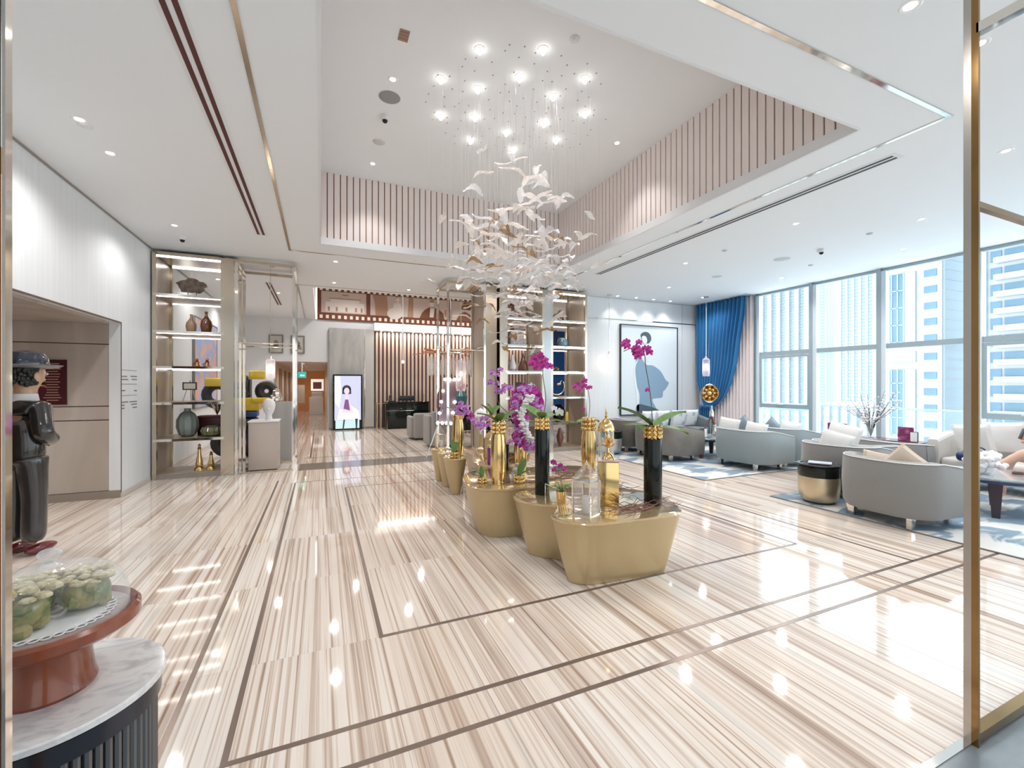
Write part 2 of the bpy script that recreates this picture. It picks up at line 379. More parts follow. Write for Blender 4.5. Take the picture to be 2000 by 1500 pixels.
ob('soffit_panel', M().box(-5.0, XL-.12, 4.1, 7.37, 2.29, 2.32), STONE, rec, False)
pl = thing('wall_plaque', 'dark maroon framed notice plaque on the taupe stone wall', 'plaque', (-3.0, 7.375, 1.4))
p0 = GY(76, 702, 7.37); p1 = GY(131, 790, 7.37)
ob('board', M().box(p0[0], p1[0], 7.355, 7.375, p1[2], p0[2]), mat('plaque_maroon', (.07,.015,.02), .25), pl, False)
tx = M(); z = p0[2]-.05
while z > p1[2]+.03:
    w_ = random.uniform(.5, .9)*(p1[0]-p0[0]-.06); x_ = (p0[0]+p1[0])/2
    tx.box(x_-w_/2, x_+w_/2, 7.352, 7.356, z-.005, z+.005); z -= .033
ob('text_lines', tx, mat('plaque_text', (.38,.22,.16), .5), pl, False)
# directory lettering on the left wall
dr = thing('wall_directory', 'small grey directory lettering on the white wall beside the stone opening', 'sign', (XL, 7.8, 1.4))
tx = M()
def lw(u0, v0, u1, h=.012):
    a = GX(u0, v0, XL); b = GX(u1, v0+(u1-u0)*.05, XL); tx.box(XL, XL+.003, a[1], b[1], a[2]-h/2, a[2]+h/2)
for v_ in (722, 750, 773): lw(237, v_, 267, .006)
for v_, u0, u1 in ((735,237,248),(741,237,250),(763,237,244),(786,237,250),(792,237,243),(798,237,243),(735,255,267),(741,257,267),(763,262,267),(785,253,267),(790,256,267),(796,259,267)): lw(u0, v_, u1, .016)
ob('lettering', tx, mat('letter_grey', (.2,.2,.2), .5), dr, False)
# far wall with corridor opening
wall_far = struct('wall_far', M().box(XL-.12, -1.35, YF, YF+.12, 0, CZ).box(-1.35, .22, YF, YF+.12, 2.22, CZ).box(.22, XR+.1, YF, YF+.12, 0, RZ), WHITE)
struct('wall_corridor', M().box(-1.47, -1.35, YF+.12, 27, 0, 2.3).box(.22, .34, YF+.12, 27, 0, 2.3), mat('corridor_beige', (.70,.58,.46), .4))
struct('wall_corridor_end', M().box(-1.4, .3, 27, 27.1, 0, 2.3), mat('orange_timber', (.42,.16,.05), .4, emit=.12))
struct('ceiling_corridor', M().box(-1.47, .34, YF+.12, 27.1, 2.22, 2.3), mat('corridor_ceiling', (.72,.62,.55), .7))
for y in (18, 20.5, 23.2):
    o = struct('door_%d' % {18: 1, 20.5: 2, 23.2: 3}[y], M().box(-1.35, -1.32, y-.5, y+.5, 0, 2.05), mat('brown_timber', (.30,.16,.09), .35))
    ob('door_handle', M().box(-1.32, -1.29, y+.36, y+.40, .95, 1.1), CHROME, o, False)
# back wall of the lounge, panelled
wall_back = struct('wall_back', M().box(5.62, XR, YB+.02, YB+.14, 0, CZ), mat('panel_joint', (.45,.45,.45), .5))
px = [5.62, 8.84, XR]
for i in range(2):
    ob('wall_panel', M().box(px[i]+.006, px[i+1]-.006, YB, YB+.03, .02, 3.09), WALLP, wall_back, False)
    ob('wall_panel', M().box(px[i]+.006, px[i+1]-.006, YB, YB+.03, 3.115, CZ-.01), WALLP, wall_back, False)
ob('metal_trim', M().box(5.62, XR, YB-.006, YB+.02, 3.092, 3.112), CHROME, wall_back, False)
struct('wall_front', M().box(XL-.12, XR+.12, YN-.12, YN, 0, CZ), WALLP)
wall_right = struct('wall_right', M().box(XR, XR+.15, 7.25, YF, 0, CZ).box(XR, XR+.15, YN, 2.2, 0, .05), WHITE)
# windows
yy = [7.21, 5.92, 4.70, 3.44, 2.2, 0.96, -0.3, YN]
for i in range(7):
    y1, y0 = yy[i], yy[i+1]; nm = 'window_%d' % (i+1)
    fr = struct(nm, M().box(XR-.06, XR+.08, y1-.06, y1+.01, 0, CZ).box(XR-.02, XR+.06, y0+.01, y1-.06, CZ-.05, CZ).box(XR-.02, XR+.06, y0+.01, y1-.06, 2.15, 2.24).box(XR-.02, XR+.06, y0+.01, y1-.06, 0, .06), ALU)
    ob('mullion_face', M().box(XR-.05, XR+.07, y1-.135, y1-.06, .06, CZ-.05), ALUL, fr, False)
    ob('glass_pane', M().box(XR+.02, XR+.028, y0+.01, y1-.135, 2.24, CZ-.05), PANE, fr, False)
    if i in (0, 3, 5):
        ob('glass_pane', M().box(XR+.02, XR+.028, y0+.07, y1-.19, 1.06, 2.08), PANE, fr, False)
        ob('glass_pane', M().box(XR+.02, XR+.028, y0+.01, y1-.135, .06, .95), PANE, fr, False)
        ob('sash_frame', M().box(XR-.03, XR+.05, y0+.01, y1-.135, 2.09, 2.14).box(XR-.03, XR+.05, y0+.01, y1-.135, .96, 1.05).box(XR-.03, XR+.05, y0+.01, y0+.06, 1.05, 2.09).box(XR-.03, XR+.05, y1-.19, y1-.135, 1.05, 2.09), ALU, fr, False)
        ob('sash_handle', M().box(XR-.06, XR-.03, (y0+y1)/2-.06, (y0+y1)/2+.06, 1.03, 1.06), ALUL, fr, False)
    else:
        ob('glass_pane', M().box(XR+.02, XR+.028, y0+.01, y1-.135, .06, 2.15), PANE, fr, False)

# downlights
dl_ring = mesh_of('trim_ring', M().lathe([(.030, .0), (.048, -.004), (.055, 0), (.055, .004)], (0,0,0), 20), mat('ring_white', (.85,.85,.85), .4))
dl_disc = mesh_of('lamp_disc', M().lathe([(.030, -.001), (.0, -.001)], (0,0,0), 16), BULB)
def downlight(x, y, z=CZ, watts=DOWN_W, label='small round recessed downlight in the flat white ceiling', group='recessed ceiling downlights', ang=150, off=False, col=(1,.97,.94)):
    o = thing('ceiling_downlight', label, 'downlight', (x, y, z), group)
    inst(dl_ring, 'trim_ring', (0,0,0), parent=o); inst(dl_disc, 'lamp_disc', (0,0,-.001), parent=o)
    if watts: light('downlight_lamp', 'SPOT', (x, y, z-.02), watts, col, o, .06, ang)
    return o
pts = [(-1.77,5.16),(-1.77,4.6),(-1.79,7.16),(-1.8,1.6),(3.03,1.35),(0.9,1.3),(3.76,1.33),(5.71,1.84),(5.76,3.79),(7.08,3.04),(7.12,4.96),(7.15,6.28),(8.39,3.84),(8.45,5.85),(5.87,5.81),(8.5,1.9),(7.0,1.2)]
DLL = ['nearer of two downlights over the left stone opening','downlight over the left stone opening beside the faint detector','downlight by the security camera near the left shelving','downlight in the near left ceiling behind the camera','downlight at the top edge of the picture, right of the coffer','downlight in the near middle ceiling behind the camera','downlight just right of the bronze post under the top bar','downlight right of the bronze post, above the near rug',
 'downlight above the black and gold drum table','downlight in the lounge ceiling left of the bronze post','downlight near the large pale lounge speaker','downlight near the small pale lounge speaker','downlight above the window console','downlight near the second window mullion','downlight between the long air vent and the lounge speakers','downlight above the far end of the cream sofa','downlight in the near right ceiling over the entrance']
for (x, y), l_ in zip(pts, DLL): downlight(x, y, label=l_, watts=DOWN_W*(1.7 if x > 5 else 1.15))
for x, y in ((0.24,8.16),(0.26,9.87),(1.82,9.95),(3.3,8.1),(4.9,8.15),(-1.9,10.5),(-1.9,13.0),(-.9,11.5)):
    downlight(x, y, label='recessed downlight in the ceiling between the shelving units and reception', group='reception side downlights')
downlight(8.58, 7.94, watts=30, label='downlight in the lounge corner just before the blue curtain')
downlight(7.0, 7.4, watts=30, label='added fill downlight above the dark taupe loveseat')  # extra lamp added only to brighten the lounge wall
for x, l_ in zip((6.55, 7.11, 7.65, 8.2), ('leftmost', 'second', 'third', 'rightmost')):
    downlight(x, 8.62, watts=9, label='%s of the four small downlights in a row close to the art wall' % l_, group='art wall downlights', ang=100)
for y, l_ in ((4.74, 'nearer'), (6.67, 'farther')): downlight(0.70, y, RZ, label=l_+' of two downlights in the coffer ceiling left of the chandelier', group='coffer downlights', ang=100)
downlight(3.63, 4.79, RZ, ang=100, label='round recessed downlight in the coffer ceiling right of the chandelier')
for x in (1.0, 3.0, 5.0):
    for y in (11.6, 14.2): downlight(x, y, RZ, 60, label='recessed downlight in the reception coffer', group='reception coffer downlights')
for y in (17.2, 19.2, 21.2, 23.4, 25.4): downlight(-.55, y, 2.22, 16, label='recessed downlight in the corridor ceiling', group='corridor downlights')
for x in (-3.4, -4.3): downlight(x, 5.8, 2.29, 26, label='recessed downlight under the stone soffit', group='stone recess downlights')
sp = mesh_of('lamp_cone', M().lathe([(.002, -.06), (.014, -.05), (.022, -.03), (.026, 0)], (0,0,0), 12), BULB)
for x, y in ((1.4,3.97),(1.96,3.73),(1.16,4.52),(1.91,4.16),(2.55,3.91),(1.57,4.51),(2.38,4.29),(1.32,5.14),(1.70,5.0),(2.88,4.41),(2.52,4.78),(1.81,5.5),(2.17,5.14),(2.84,5.04),(2.42,5.47)):
    o = thing('chandelier_spotlight', 'bright little spotlight in the coffer ceiling above the hanging glass', 'spotlight', (x, y, RZ), 'spotlights above the chandelier')
    inst(sp, 'lamp_cone', (0,0,-.004), parent=o); inst(dl_ring, 'trim_ring', (0,0,0), parent=o)
    light('spot_lamp', 'SPOT', (x, y, RZ-.1), SPOT_W, (1,.96,.92), o, .04, 112)
# ceiling fixtures
def disc(name, label, cat, x, y, z, r, mt, dome=0.0, hole=None):
    o = thing(name, label, cat, (x, y, z))
    ob('rim', M().lathe([(r, 0), (r*1.08, -.004), (r*1.12, 0)], (x,y,z), 28), WHITE, o)
    ob('cover', M().lathe([(r*1.02, -.001), (r*.9, -.004-dome*.5), (r*.5, -.005-dome), (0, -.006-dome)], (x,y,z), 28), mt, o)
    return o
disc('ceiling_speaker', 'round grey mesh loudspeaker in the coffer ceiling', 'speaker', .71, 5.05, RZ, .115, mat('speaker_mesh', (.30,.30,.31), .7))
disc('smoke_detector', 'round white vented detector in the coffer ceiling beyond the grey speaker', 'detector', .71, 6.04, RZ, .075, mat('vent_white', (.6,.6,.6), .5), .01)
disc('ceiling_speaker', 'pale round loudspeaker in the lounge ceiling near the windows', 'speaker', 7.17, 4.96, CZ, .12, mat('speaker_pale', (.55,.60,.62), .7))
disc('ceiling_speaker', 'small pale round speaker in the lounge ceiling near the blue curtain', 'speaker', 7.16, 6.28, CZ, .09, mat('speaker_pale', (.55,.60,.62), .7))
disc('smoke_detector', 'white round detector at the near right edge of the coffer ceiling', 'detector', 2.17, 3.5, RZ, .045, WHITE, .03)
disc('smoke_detector', 'faint white round detector in the left ceiling beside a downlight', 'detector', -1.77, 4.69, CZ, .045, WHITE, .008)
def camera_dome(x, y, z, label):
    o = thing('security_camera', label, 'camera', (x, y, z))
    ob('housing', M().lathe([(.05,0),(.055,-.02),(.05,-.045),(.035,-.05)], (x,y,z), 20), WHITE, o)
    ob('lens_dome', M().ball((x,y,z-.052), .032, 14, 8), BLACK, o)
camera_dome(-1.82, 7.66, CZ, 'white dome security camera on the ceiling above the left shelving unit')
camera_dome(.71, 5.43, RZ, 'small dome security camera in the coffer ceiling behind the grey speaker')
camera_dome(7.22, 4.35, CZ, 'small dome security camera on the lounge ceiling')
o = thing('ceiling_sensor', 'small square brown grille in the near coffer ceiling', 'vent', (.7, 4.1, RZ))
ob('plate', M().box(.66,.75,4.03,4.17,RZ-.006,RZ), mat('grille_brown', (.33,.24,.20), .6), o, False)
ob('louvre', M().box(.665,.745,4.05,4.07,RZ-.009,RZ-.006).box(.665,.745,4.09,4.11,RZ-.009,RZ-.006).box(.665,.745,4.13,4.15,RZ-.009,RZ-.006), SLATB, o, False)
for x, y in ((5.87,5.0),(8.0,5.0),(7.08,3.62)):
    o = thing('ceiling_sensor', 'tiny round sensor stud in the lounge ceiling', 'sensor', (x, y, CZ), 'ceiling sensors')
    ob('stud', M().lathe([(.04,0),(.04,-.008),(.02,-.018),(0,-.018)], (x,y,CZ), 16), mat('sensor_grey', (.5,.52,.53), .5), o)

# ================================================================ RECEPTION AREA (far)
ys_ = YF
# stone pillar panels
pil = struct('trim_1', M().box(.26, 1.68, YF-.12, YF, 0, 3.34), mat('groove_brown', (.13,.08,.06), .5))
ob('stone_panel', M().box(.262, 1.36, YF-.135, YF-.12, .06, 3.34), GSTONE, pil, False)
ob('stone_panel', M().box(1.37, 1.66, YF-.135, YF-.12, .06, 3.34), mat('pale_stone', (.50,.50,.48), .3), pil, False)
ob('metal_edge', M().box(1.355, 1.375, YF-.145, YF-.12, 0, 3.34), CHROME, pil, False)
ob('stone_skirting', M().box(.25, 1.69, YF-.14, YF-.12, 0, .06), DSTONE, pil, False)
# timber slats
sw = struct('wall_slatted', M().box(1.70, 8.3, YF-.03, YF, 0, 3.32), TGAP)
bat = mesh_of('timber_slat', M().box(-.036,.036,-.05,.0,.0,3.28), TSLAT, False)
x = 1.76
while x < 8.3:
    inst(bat, 'timber_slat', (x, YF-.03, 0), parent=sw); x += .135
cor = struct('trim_2', M().box(1.66, 8.3, YF-.30, YF, 3.30, 3.56), WHITE)
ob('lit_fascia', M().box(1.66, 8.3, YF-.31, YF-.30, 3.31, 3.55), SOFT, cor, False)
for i in range(16):
    ob('cornice_light', M().lathe([(.025,0),(.02,-.01),(0,-.012)], (1.9+i*.36, YF-.15, 3.30), 10), LED, cor)
light('cornice_glow', 'AREA', (4.6, YF-.22, 3.28), 36, (1,.86,.74), None, 5.6, rot=(0,0,0), sy=.1)
# film strip mural
FX0, FX1, FZ0, FZ1 = -.10, 6.9, 3.64, 4.70
REDB = mat('film_brown', (.17,.045,.02), .45)
fs = thing('film_strip_mural', 'long brown film strip mural with four sepia pictures above reception', 'mural', ((FX0+FX1)/2, YF-.03, FZ0))
ob('backing', M().box(FX0, FX1, YF-.06, YF-.02, FZ0-.04, FZ1), REDB, fs, False)
hole = mesh_of('film_hole', M().box(-.045,.045,-.004,0,-.055,.055), mat('film_hole_cream', (.80,.72,.60), .5, emit=.05), False)
x = FX0+.12; 
p_ = wl(fs)
while x < FX1-.05:
    for z_ in (FZ0+.07, FZ1-.08): inst(hole, 'film_hole', (x-p_.x, YF-.06-p_.y, z_-p_.z), parent=fs)
    x += .185
SEP = mat('sepia_pale', (.62,.50,.44), .5); SEPM = mat('sepia_mid', (.42,.24,.15), .5); SEPD = mat('sepia_dark', (.20,.07,.03), .5); SEPW = mat('sepia_white', (.78,.70,.65), .5)
def frame_pic(x0, x1, base, shapes):
    f = ob('picture', M().rbox(x0, x1, YF-.068, YF-.06, FZ0+.20, FZ1-.16, .004, 1), base, fs, False)
    for mt, fn in shapes:
        m = M(); fn(m); ob('printed_shape', m, mt, f, False)
y_ = YF-.068
Z0, Z1 = FZ0+.20, FZ1-.16
def house(m):
    m.flatY([(.15,Z0+.04),(1.35,Z0+.04),(1.35,Z0+.36),(1.20,Z0+.36),(1.20,Z0+.46),(.30,Z0+.46),(.30,Z0+.36),(.15,Z0+.36)], y_)
def housed(m):
    for x in (.22,.46,.76,1.06,1.24): m.flatY([(x,Z0+.06),(x+.06,Z0+.06),(x+.06,Z0+.20),(x,Z0+.20)], y_-.004)
    m.flatY([(.26,Z0+.46),(1.24,Z0+.46),(1.24,Z0+.49),(.26,Z0+.49)], y_-.004)
    m.flatY([(.66,Z0+.58),(.86,Z0+.58),(.86,Z0+.63),(.66,Z0+.63)], y_)
frame_pic(.02, 1.42, SEP, [(SEPW, house), (SEPM, housed)])
def drape(m):
    m.flatY([(1.72,Z0),(2.15,Z0),(2.10,Z1),(1.62,Z1),(1.70,Z0+.4)], y_)
    m.flatY([(2.80,Z0),(2.98,Z0),(2.98,Z1),(2.84,Z1)], y_)
    m.flatY([(2.42,Z0+.1),(2.50,Z0+.1),(2.46,Z1),(2.40,Z1)], y_)
def lady(m):
    m.ellY(2.36, Z0+.10, .26, .20, y_-.003); m.flatY([(2.22,Z0),(2.66,Z0),(2.56,Z0+.44),(2.46,Z0+.52),(2.34,Z0+.44)], y_-.005); m.ellY(2.46, Z0+.58, .06, .075, y_-.005)
frame_pic(1.55, 2.98, SEP, [(SEPM, drape), (SEPW, lady)])
def mang(m): m.flatY([(3.22,Z0),(4.12,Z0),(4.08,Z0+.22),(3.92,Z0+.34),(3.74,Z0+.40),(3.56,Z0+.40),(3.40,Z0+.30),(3.30,Z0+.18)], y_)
def mans(m): m.flatY([(3.58,Z0+.05),(3.72,Z0+.05),(3.76,Z0+.38),(3.60,Z0+.38)], y_-.005); m.ellY(3.66, Z0+.53, .085, .11, y_-.005)
def manh(m): m.flatY([(3.58,Z0+.58),(3.74,Z0+.58),(3.72,Z0+.66),(3.66,Z0+.68),(3.59,Z0+.65)], y_-.010); m.ellY(4.22, Z0+.22, .1, .16, y_)
frame_pic(2.99, 4.28, SEP, [(SEPD, mang), (SEPW, mans), (SEPM, manh)])
def fig(m):
    m.flatY([(4.56,Z0),(5.3,Z0),(5.1,Z0+.24),(4.9,Z0+.34),(4.72,Z0+.26)], y_); m.flatY([(4.74,Z0+.42),(5.1,Z0+.40),(5.2,Z0+.52),(5.02,Z1-.02),(4.86,Z1-.02),(4.80,Z0+.55)], y_)
frame_pic(4.38, 5.60, SEP, [(SEPD, fig)])
frame_pic(5.72, 6.8, SEPM, [])
# reception desk
dk = thing('reception_desk', 'black glossy reception desk with a thin steel rail before the slatted wall', 'desk', (2.7, 15.1, 0))
ob('front_panel', M().rbox(1.98, 3.42, 14.95, 15.0, .02, .86, .01, 2), BLACK, dk)
ob('side_panel', M().box(1.98, 2.03, 15.0, 15.45, .02, .86), BLACK, dk, False); ob('side_panel', M().box(3.37, 3.42, 15.0, 15.45, .02, .86), BLACK, dk, False)
ob('worktop', M().rbox(1.95, 3.45, 14.92, 15.47, .86, .90, .012, 2), BLACK, dk)
ob('steel_rail', M().box(1.98, 3.42, 14.94, 14.952, .60, .615), CHROME, dk, False)
ob('plinth', M().box(2.0, 3.40, 14.98, 15.44, 0, .02), DARK, dk, False)
mo = thing('monitor', 'dark computer monitor on the black reception desk', 'monitor', (2.72, 15.2, .90))
ob('screen', M().rbox(2.42, 2.98, 15.18, 15.21, .93, 1.10, .01, 2), DARK, mo); ob('stand', M().box(2.64, 2.76, 15.15, 15.27, .90, .91).box(2.68, 2.72, 15.2, 15.22, .91, .95), DARK, mo, False)
ph = thing('desk_phone', 'dark desk phone on the left end of the reception desk', 'phone', (2.18, 15.15, .90))
ob('base', M().rbox(2.10, 2.28, 15.08, 15.24, .90, .94, .01, 2), DARK, ph); ob('handset', M().tube([(2.11,15.1,.95),(2.13,15.15,1.10),(2.2,15.2,1.14)], .02, 8), DARK, ph)
cr = M()
cr.tube([(3.30,15.2,.90),(3.30,15.2,1.12)], .01, 6).ball((3.30,15.2,1.13), .02)
tag(ob('desk_ornament', cr.lathe([(.04,0),(.03,.01),(.01,.02)], (3.30,15.2,.90), 12), GOLD), 'slim gold ornament on the right end of the reception desk', 'ornament')
# barrier of brass rods to left of desk
br = thing('brass_railing', 'low thin brass railing around the reception desk', 'railing', (2.0, 14.7, 0))
for x in (1.66, 2.0): ob('post', M().tube([(x,14.75,0),(x,14.75,.92)], .012, 8).ball((x,14.75,.93), .02), GOLD, br)
ob('rail', M().tube([(1.66,14.75,.86),(2.0,14.75,.88)], .008, 6), GOLD, br)
# video screen
a = GY(650, 731, 15.25); b = GY(708, 840, 15.25); sx0, sx1, sz1 = a[0], b[0], a[2]
vs_ = thing('video_screen', 'tall upright lit video screen showing a woman, beside the grey stone panel', 'screen', ((sx0+sx1)/2, 15.25, 0))
ob('housing', M().rbox(sx0, sx1, 15.24, 15.36, .0, sz1, .015, 2), BLACK, vs_)
y_ = 15.24
E1 = mat('screen_lilac', (.25,.26,.35), .3, emit=.36, ecol=(.70,.72,1.0)); E2 = mat('screen_cyan', (.25,.30,.33), .3, emit=.36, ecol=(.66,.93,.97))
disp = ob('display', M().flatY([(sx0+.05,.32),(sx1-.05,.32),(sx1-.05,sz1-.05),(sx0+.05,sz1-.05)], y_), E1, vs_, False)
ob('display', M().flatY([(sx0+.08,.05),(sx1-.10,.05),(sx1-.10,.32),(sx0+.08,.32)], y_), E2, vs_, False)
cx_ = sx0+.42
def dsp(name, mt, fn, y=y_-.004):
    m = M(); fn(m, y); ob(name, m, mt, disp, False)
dsp('printed_shape', mat('screen_white', (.30,.32,.35), .3, emit=.42, ecol=(.85,.93,1)), lambda m, y: (m.flatY([(sx0+.06,.9),(sx0+.2,.7),(sx0+.26,1.2),(sx0+.22,sz1-.06),(sx0+.06,sz1-.06)], y), m.flatY([(sx0+.12,.34),(sx1-.08,.34),(sx1-.12,.62),(sx1-.35,.80),(sx0+.40,.62),(sx0+.2,.7)], y)))
dsp('printed_hair', mat('screen_dark', (.03,.05,.09), .4, emit=.15), lambda m, y: (m.ellY(cx_, sz1-.47, .13, .12, y), m.flatY([(cx_-.14,sz1-.64),(cx_+.14,sz1-.64),(cx_+.13,sz1-.45),(cx_-.13,sz1-.45)], y)), y_-.007)
dsp('printed_leg', mat('screen_dark', (.03,.05,.09), .4, emit=.15), lambda m, y: (m.flatY([(cx_-.13,.03),(cx_-.09,.03),(cx_-.05,.34),(cx_-.10,.34)], y)), y_-.007)
dsp('printed_leg', mat('screen_dark', (.03,.05,.09), .4, emit=.15), lambda m, y: (m.flatY([(cx_+.28,.05),(cx_+.32,.05),(cx_+.34,.36),(cx_+.26,.36)], y)), y_-.007)
dsp('printed_face', mat('screen_skin', (.35,.25,.27), .3, emit=.36, ecol=(1,.78,.84)), lambda m, y: (m.ellY(cx_, sz1-.54, .085, .105, y), m.flatY([(cx_-.05,sz1-.9),(cx_+.05,sz1-.9),(cx_+.03,sz1-.6),(cx_-.03,sz1-.6)], y), m.flatY([(cx_-.14,sz1-1.25),(cx_-.05,sz1-.76),(cx_+.05,sz1-.76),(cx_+.2,sz1-1.25)], y+.002)), y_-.011)
dsp('printed_dress', mat('screen_plum', (.10,.05,.13), .3, emit=.12, ecol=(.6,.3,.8)), lambda m, y: m.flatY([(cx_-.10,sz1-1.12),(cx_+.10,sz1-1.18),(cx_+.05,sz1-.82),(cx_-.05,sz1-.82)], y), y_-.015)
# pictures over the corridor
def pic(u0, v0, u1, v1, label):
    a = GY(u0, v0, YF-.03); b = GY(u1, v1, YF-.03); o = thing('framed_picture', label, 'picture', ((a[0]+b[0])/2, YF, b[2]))
    x0, x1, z0, z1 = a[0], b[0], b[2], a[2]; t = .035
    ob('frame', M().box(x0,x1,YF-.04,YF,z1-t,z1).box(x0,x1,YF-.04,YF,z0,z0+t).box(x0,x0+t,YF-.04,YF,z0+t,z1-t).box(x1-t,x1,YF-.04,YF,z0+t,z1-t), mat('frame_grey', (.22,.21,.19), .4), o, False)
    ob('mount', M().box(x0+t,x1-t,YF-.02,YF,z0+t,z1-t), mat('mount_cream', (.62,.60,.54), .6), o, False)
    c, d = (x0+x1)/2, (z0+z1)/2; m = M().ellY(c, d+.03, .07, .09, YF-.02).flatY([(c-.12,d-.15),(c+.12,d-.15),(c+.07,d-.02),(c-.07,d-.02)], YF-.02)
    ob('print', m, mat('print_grey', (.28,.24,.23), .6), o, False)
pic(525, 653, 553, 690, 'left of two small grey-framed pictures high over the corridor')
pic(568, 655, 595, 691, 'right of two small grey-framed pictures high over the corridor')
# exit sign and corridor things
o = thing('exit_sign', 'small green emergency exit sign hanging at the corridor ceiling', 'sign', (-.45, 15.9, 2.2))
a = GY(582, 726, 15.9); b = GY(598, 738, 15.9)
ob('panel', M().rbox(a[0], b[0], 15.89, 15.91, b[2], a[2], .005, 2), mat('exit_green', (.02,.35,.30), .4, emit=.5), o); ob('hanger', M().box((a[0]+b[0])/2-.01,(a[0]+b[0])/2+.01,15.895,15.905,a[2],2.22), CHROME, o, False)
ob('arrow_symbol', M().flatY([(a[0]+.05,b[2]+.08),(a[0]+.10,b[2]+.04),(a[0]+.10,b[2]+.06),(b[0]-.05,b[2]+.06),(b[0]-.05,b[2]+.10),(a[0]+.10,b[2]+.10),(a[0]+.10,b[2]+.12)], 15.89), SOFT, o, False)
o = thing('display_easel', 'pale picture board on a wooden easel at the corridor end', 'easel', (-1.0, 24.2, 0))
ob('board', M().box(-1.22,-.72,24.1,24.14,.55,1.45), mat('board_cream', (.74,.62,.50), .5), o, False)
for x0, x1 in ((-1.2,-1.25),(-.75,-.70)): ob('leg', M().tube([(x0,24.15,.95),(x1,24.15,0)], .02, 6), TSLAT, o)
ob('crossbar', M().box(-1.25,-.7,24.12,24.16,.45,.49), TSLAT, o, False)
o = thing('corridor_console', 'white plinth with a small picture at the corridor end', 'plinth', (-.2, 23.5, 0))
ob('plinth_body', M().rbox(-.5,.12,23.3,23.7,0,.85,.01,2), SHIRT, o); ob('step', M().rbox(-.4,.08,23.35,23.65,.85,1.1,.01,2), SHIRT, o)
o = thing('lit_picture', 'white lit picture frame above the corridor plinth', 'picture', (-.15, 24.6, 1.2))
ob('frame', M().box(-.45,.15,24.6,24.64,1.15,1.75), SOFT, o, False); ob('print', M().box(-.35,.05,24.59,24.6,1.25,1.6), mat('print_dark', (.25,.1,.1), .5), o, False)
# blue panel and dark items glimpsed through right shelves
bp_ = thing('blue_hanging', 'plain blue hanging panel seen through the right shelving unit', 'curtain', (8.8, 15.4, 0))
m = M()
for i in range(9): m.tube([(8.52+i*.065, 15.42, .35), (8.52+i*.065, 15.42, 3.61)], .036, 8)
ob('cloth', m, mat('deep_blue', (.01,.09,.34), .7), bp_)
# sideboard and flowers behind easel
sb = thing('sideboard', 'low black sideboard behind the bulb-lit easel board', 'sideboard', (4.2, 13.0, 0))
ob('body', M().rbox(3.3, 5.4, 12.8, 13.3, .08, .80, .015, 2), BLACK, sb)
ob('worktop', M().box(3.27,5.43,12.77,13.33,.80,.83), mat('grey_top', (.4,.38,.36), .3), sb, False)
for x in (3.4, 5.3): ob('leg', M().box(x-.03,x+.03,12.9,13.2,0,.08), BRASS, sb, False)
vz = thing('flower_vase', 'teal vase of dark red flowers on the black sideboard', 'vase', (3.95, 13.0, .83))
TEAL = mat('teal_ceramic', (.05,.17,.19), .25)
ob('vase', M().lathe([(.12,0),(.2,.1),(.22,.3),(.14,.42),(.12,.45)], (3.95,13,.83), 20), TEAL, vz)
for i, (dx, dz, c) in enumerate(((-.22,.62,0),(-.05,.72,1),(.14,.60,0),(-.14,.50,1),(.05,.54,0))):
    m = M()
    for k in range(7): m.ball((3.95+dx+random.uniform(-.06,.06), 13+random.uniform(-.06,.06), .83+dz+random.uniform(-.05,.05)), .05, 8, 5)
    ob('flower', m, (mat('dark_rose', (.22,.01,.03), .6), mat('pink_rose', (.65,.15,.20), .6))[c], vz)
# grey cube seats
for (x, y, h, l) in ((2.62, 12.0, .72, 'far one of two grey block armchairs left of the easel board'), (2.72, 10.35, .86, 'near grey block armchair directly behind the easel board')):
    o = thing('block_armchair', l, 'armchair', (x, y, 0)); g = mat('grey_felt', (.34,.33,.32), .85, bump=.2, scale=(40,40,40))
    ob('backrest', M().rbox(x-.35,x+.35,y-.35,y-.20,.05,h,.05), g, o)
    for s in (-1, 1): ob('armrest', M().rbox(x+s*.35-.06,x+s*.35+.06,y-.2,y+.4,.05,h-.1,.04), g, o)
    ob('seat', M().rbox(x-.29,x+.29,y-.2,y+.38,.05,.42,.05), g, o)
    for s in (-1, 1):
        for q in (-1, 1): ob('foot', M().box(x+s*.28-.02,x+s*.28+.02,y+q*.28-.02,y+q*.28+.02,0,.06), DARK, o, False)

# easel board with bulbs: board corners measured at about 9.3 m
es = thing('bulb_framed_board', 'tilted dark mirror board edged with round white bulbs on a metal easel', 'easel', tuple(G(866, 887)))
D_ = 9.15
c1, c2, c3, c4 = GD(869, 741, 9.35), GD(897, 741, 9.55), GD(881, 827, 9.25), GD(855, 826, 9.05)
nn = (Vector(c2)-Vector(c1)).cross(Vector(c4)-Vector(c1)).normalized()*.02
V_ = [Vector(c) for c in (c1, c2, c3, c4)]
m = M().add([v-nn for v in V_]+[v+nn for v in V_], [(0,1,2,3),(7,6,5,4),(0,4,5,1),(1,5,6,2),(2,6,7,3),(3,7,4,0)])
ob('board', m, mat('board_plum', (.17,.11,.13), .25), es, False)
bl = mesh_of('bulb', M().ball((0,0,0), .032, 12, 8), mat('bulb_white', (1,1,1), .4, emit=6))
p_ = wl(es)
def bulb(a, b, t_): 
    q = a.lerp(b, t_); d = (q-Vector((0,0,H))).normalized()*.05; inst(bl, 'bulb', q-d-p_, parent=es)
for t_ in (0, .34, .67, 1): bulb(V_[0], V_[1], t_); bulb(V_[3], V_[2], t_)
for t_ in (.27, .52, .78): bulb(V_[0], V_[3], t_)
for t_ in (.52, .76): bulb(V_[1], V_[2], t_)
top = GD(890, 741, 9.6)
fa, fb, fc = G(833, 893), G(893, 888), G(886, 880)
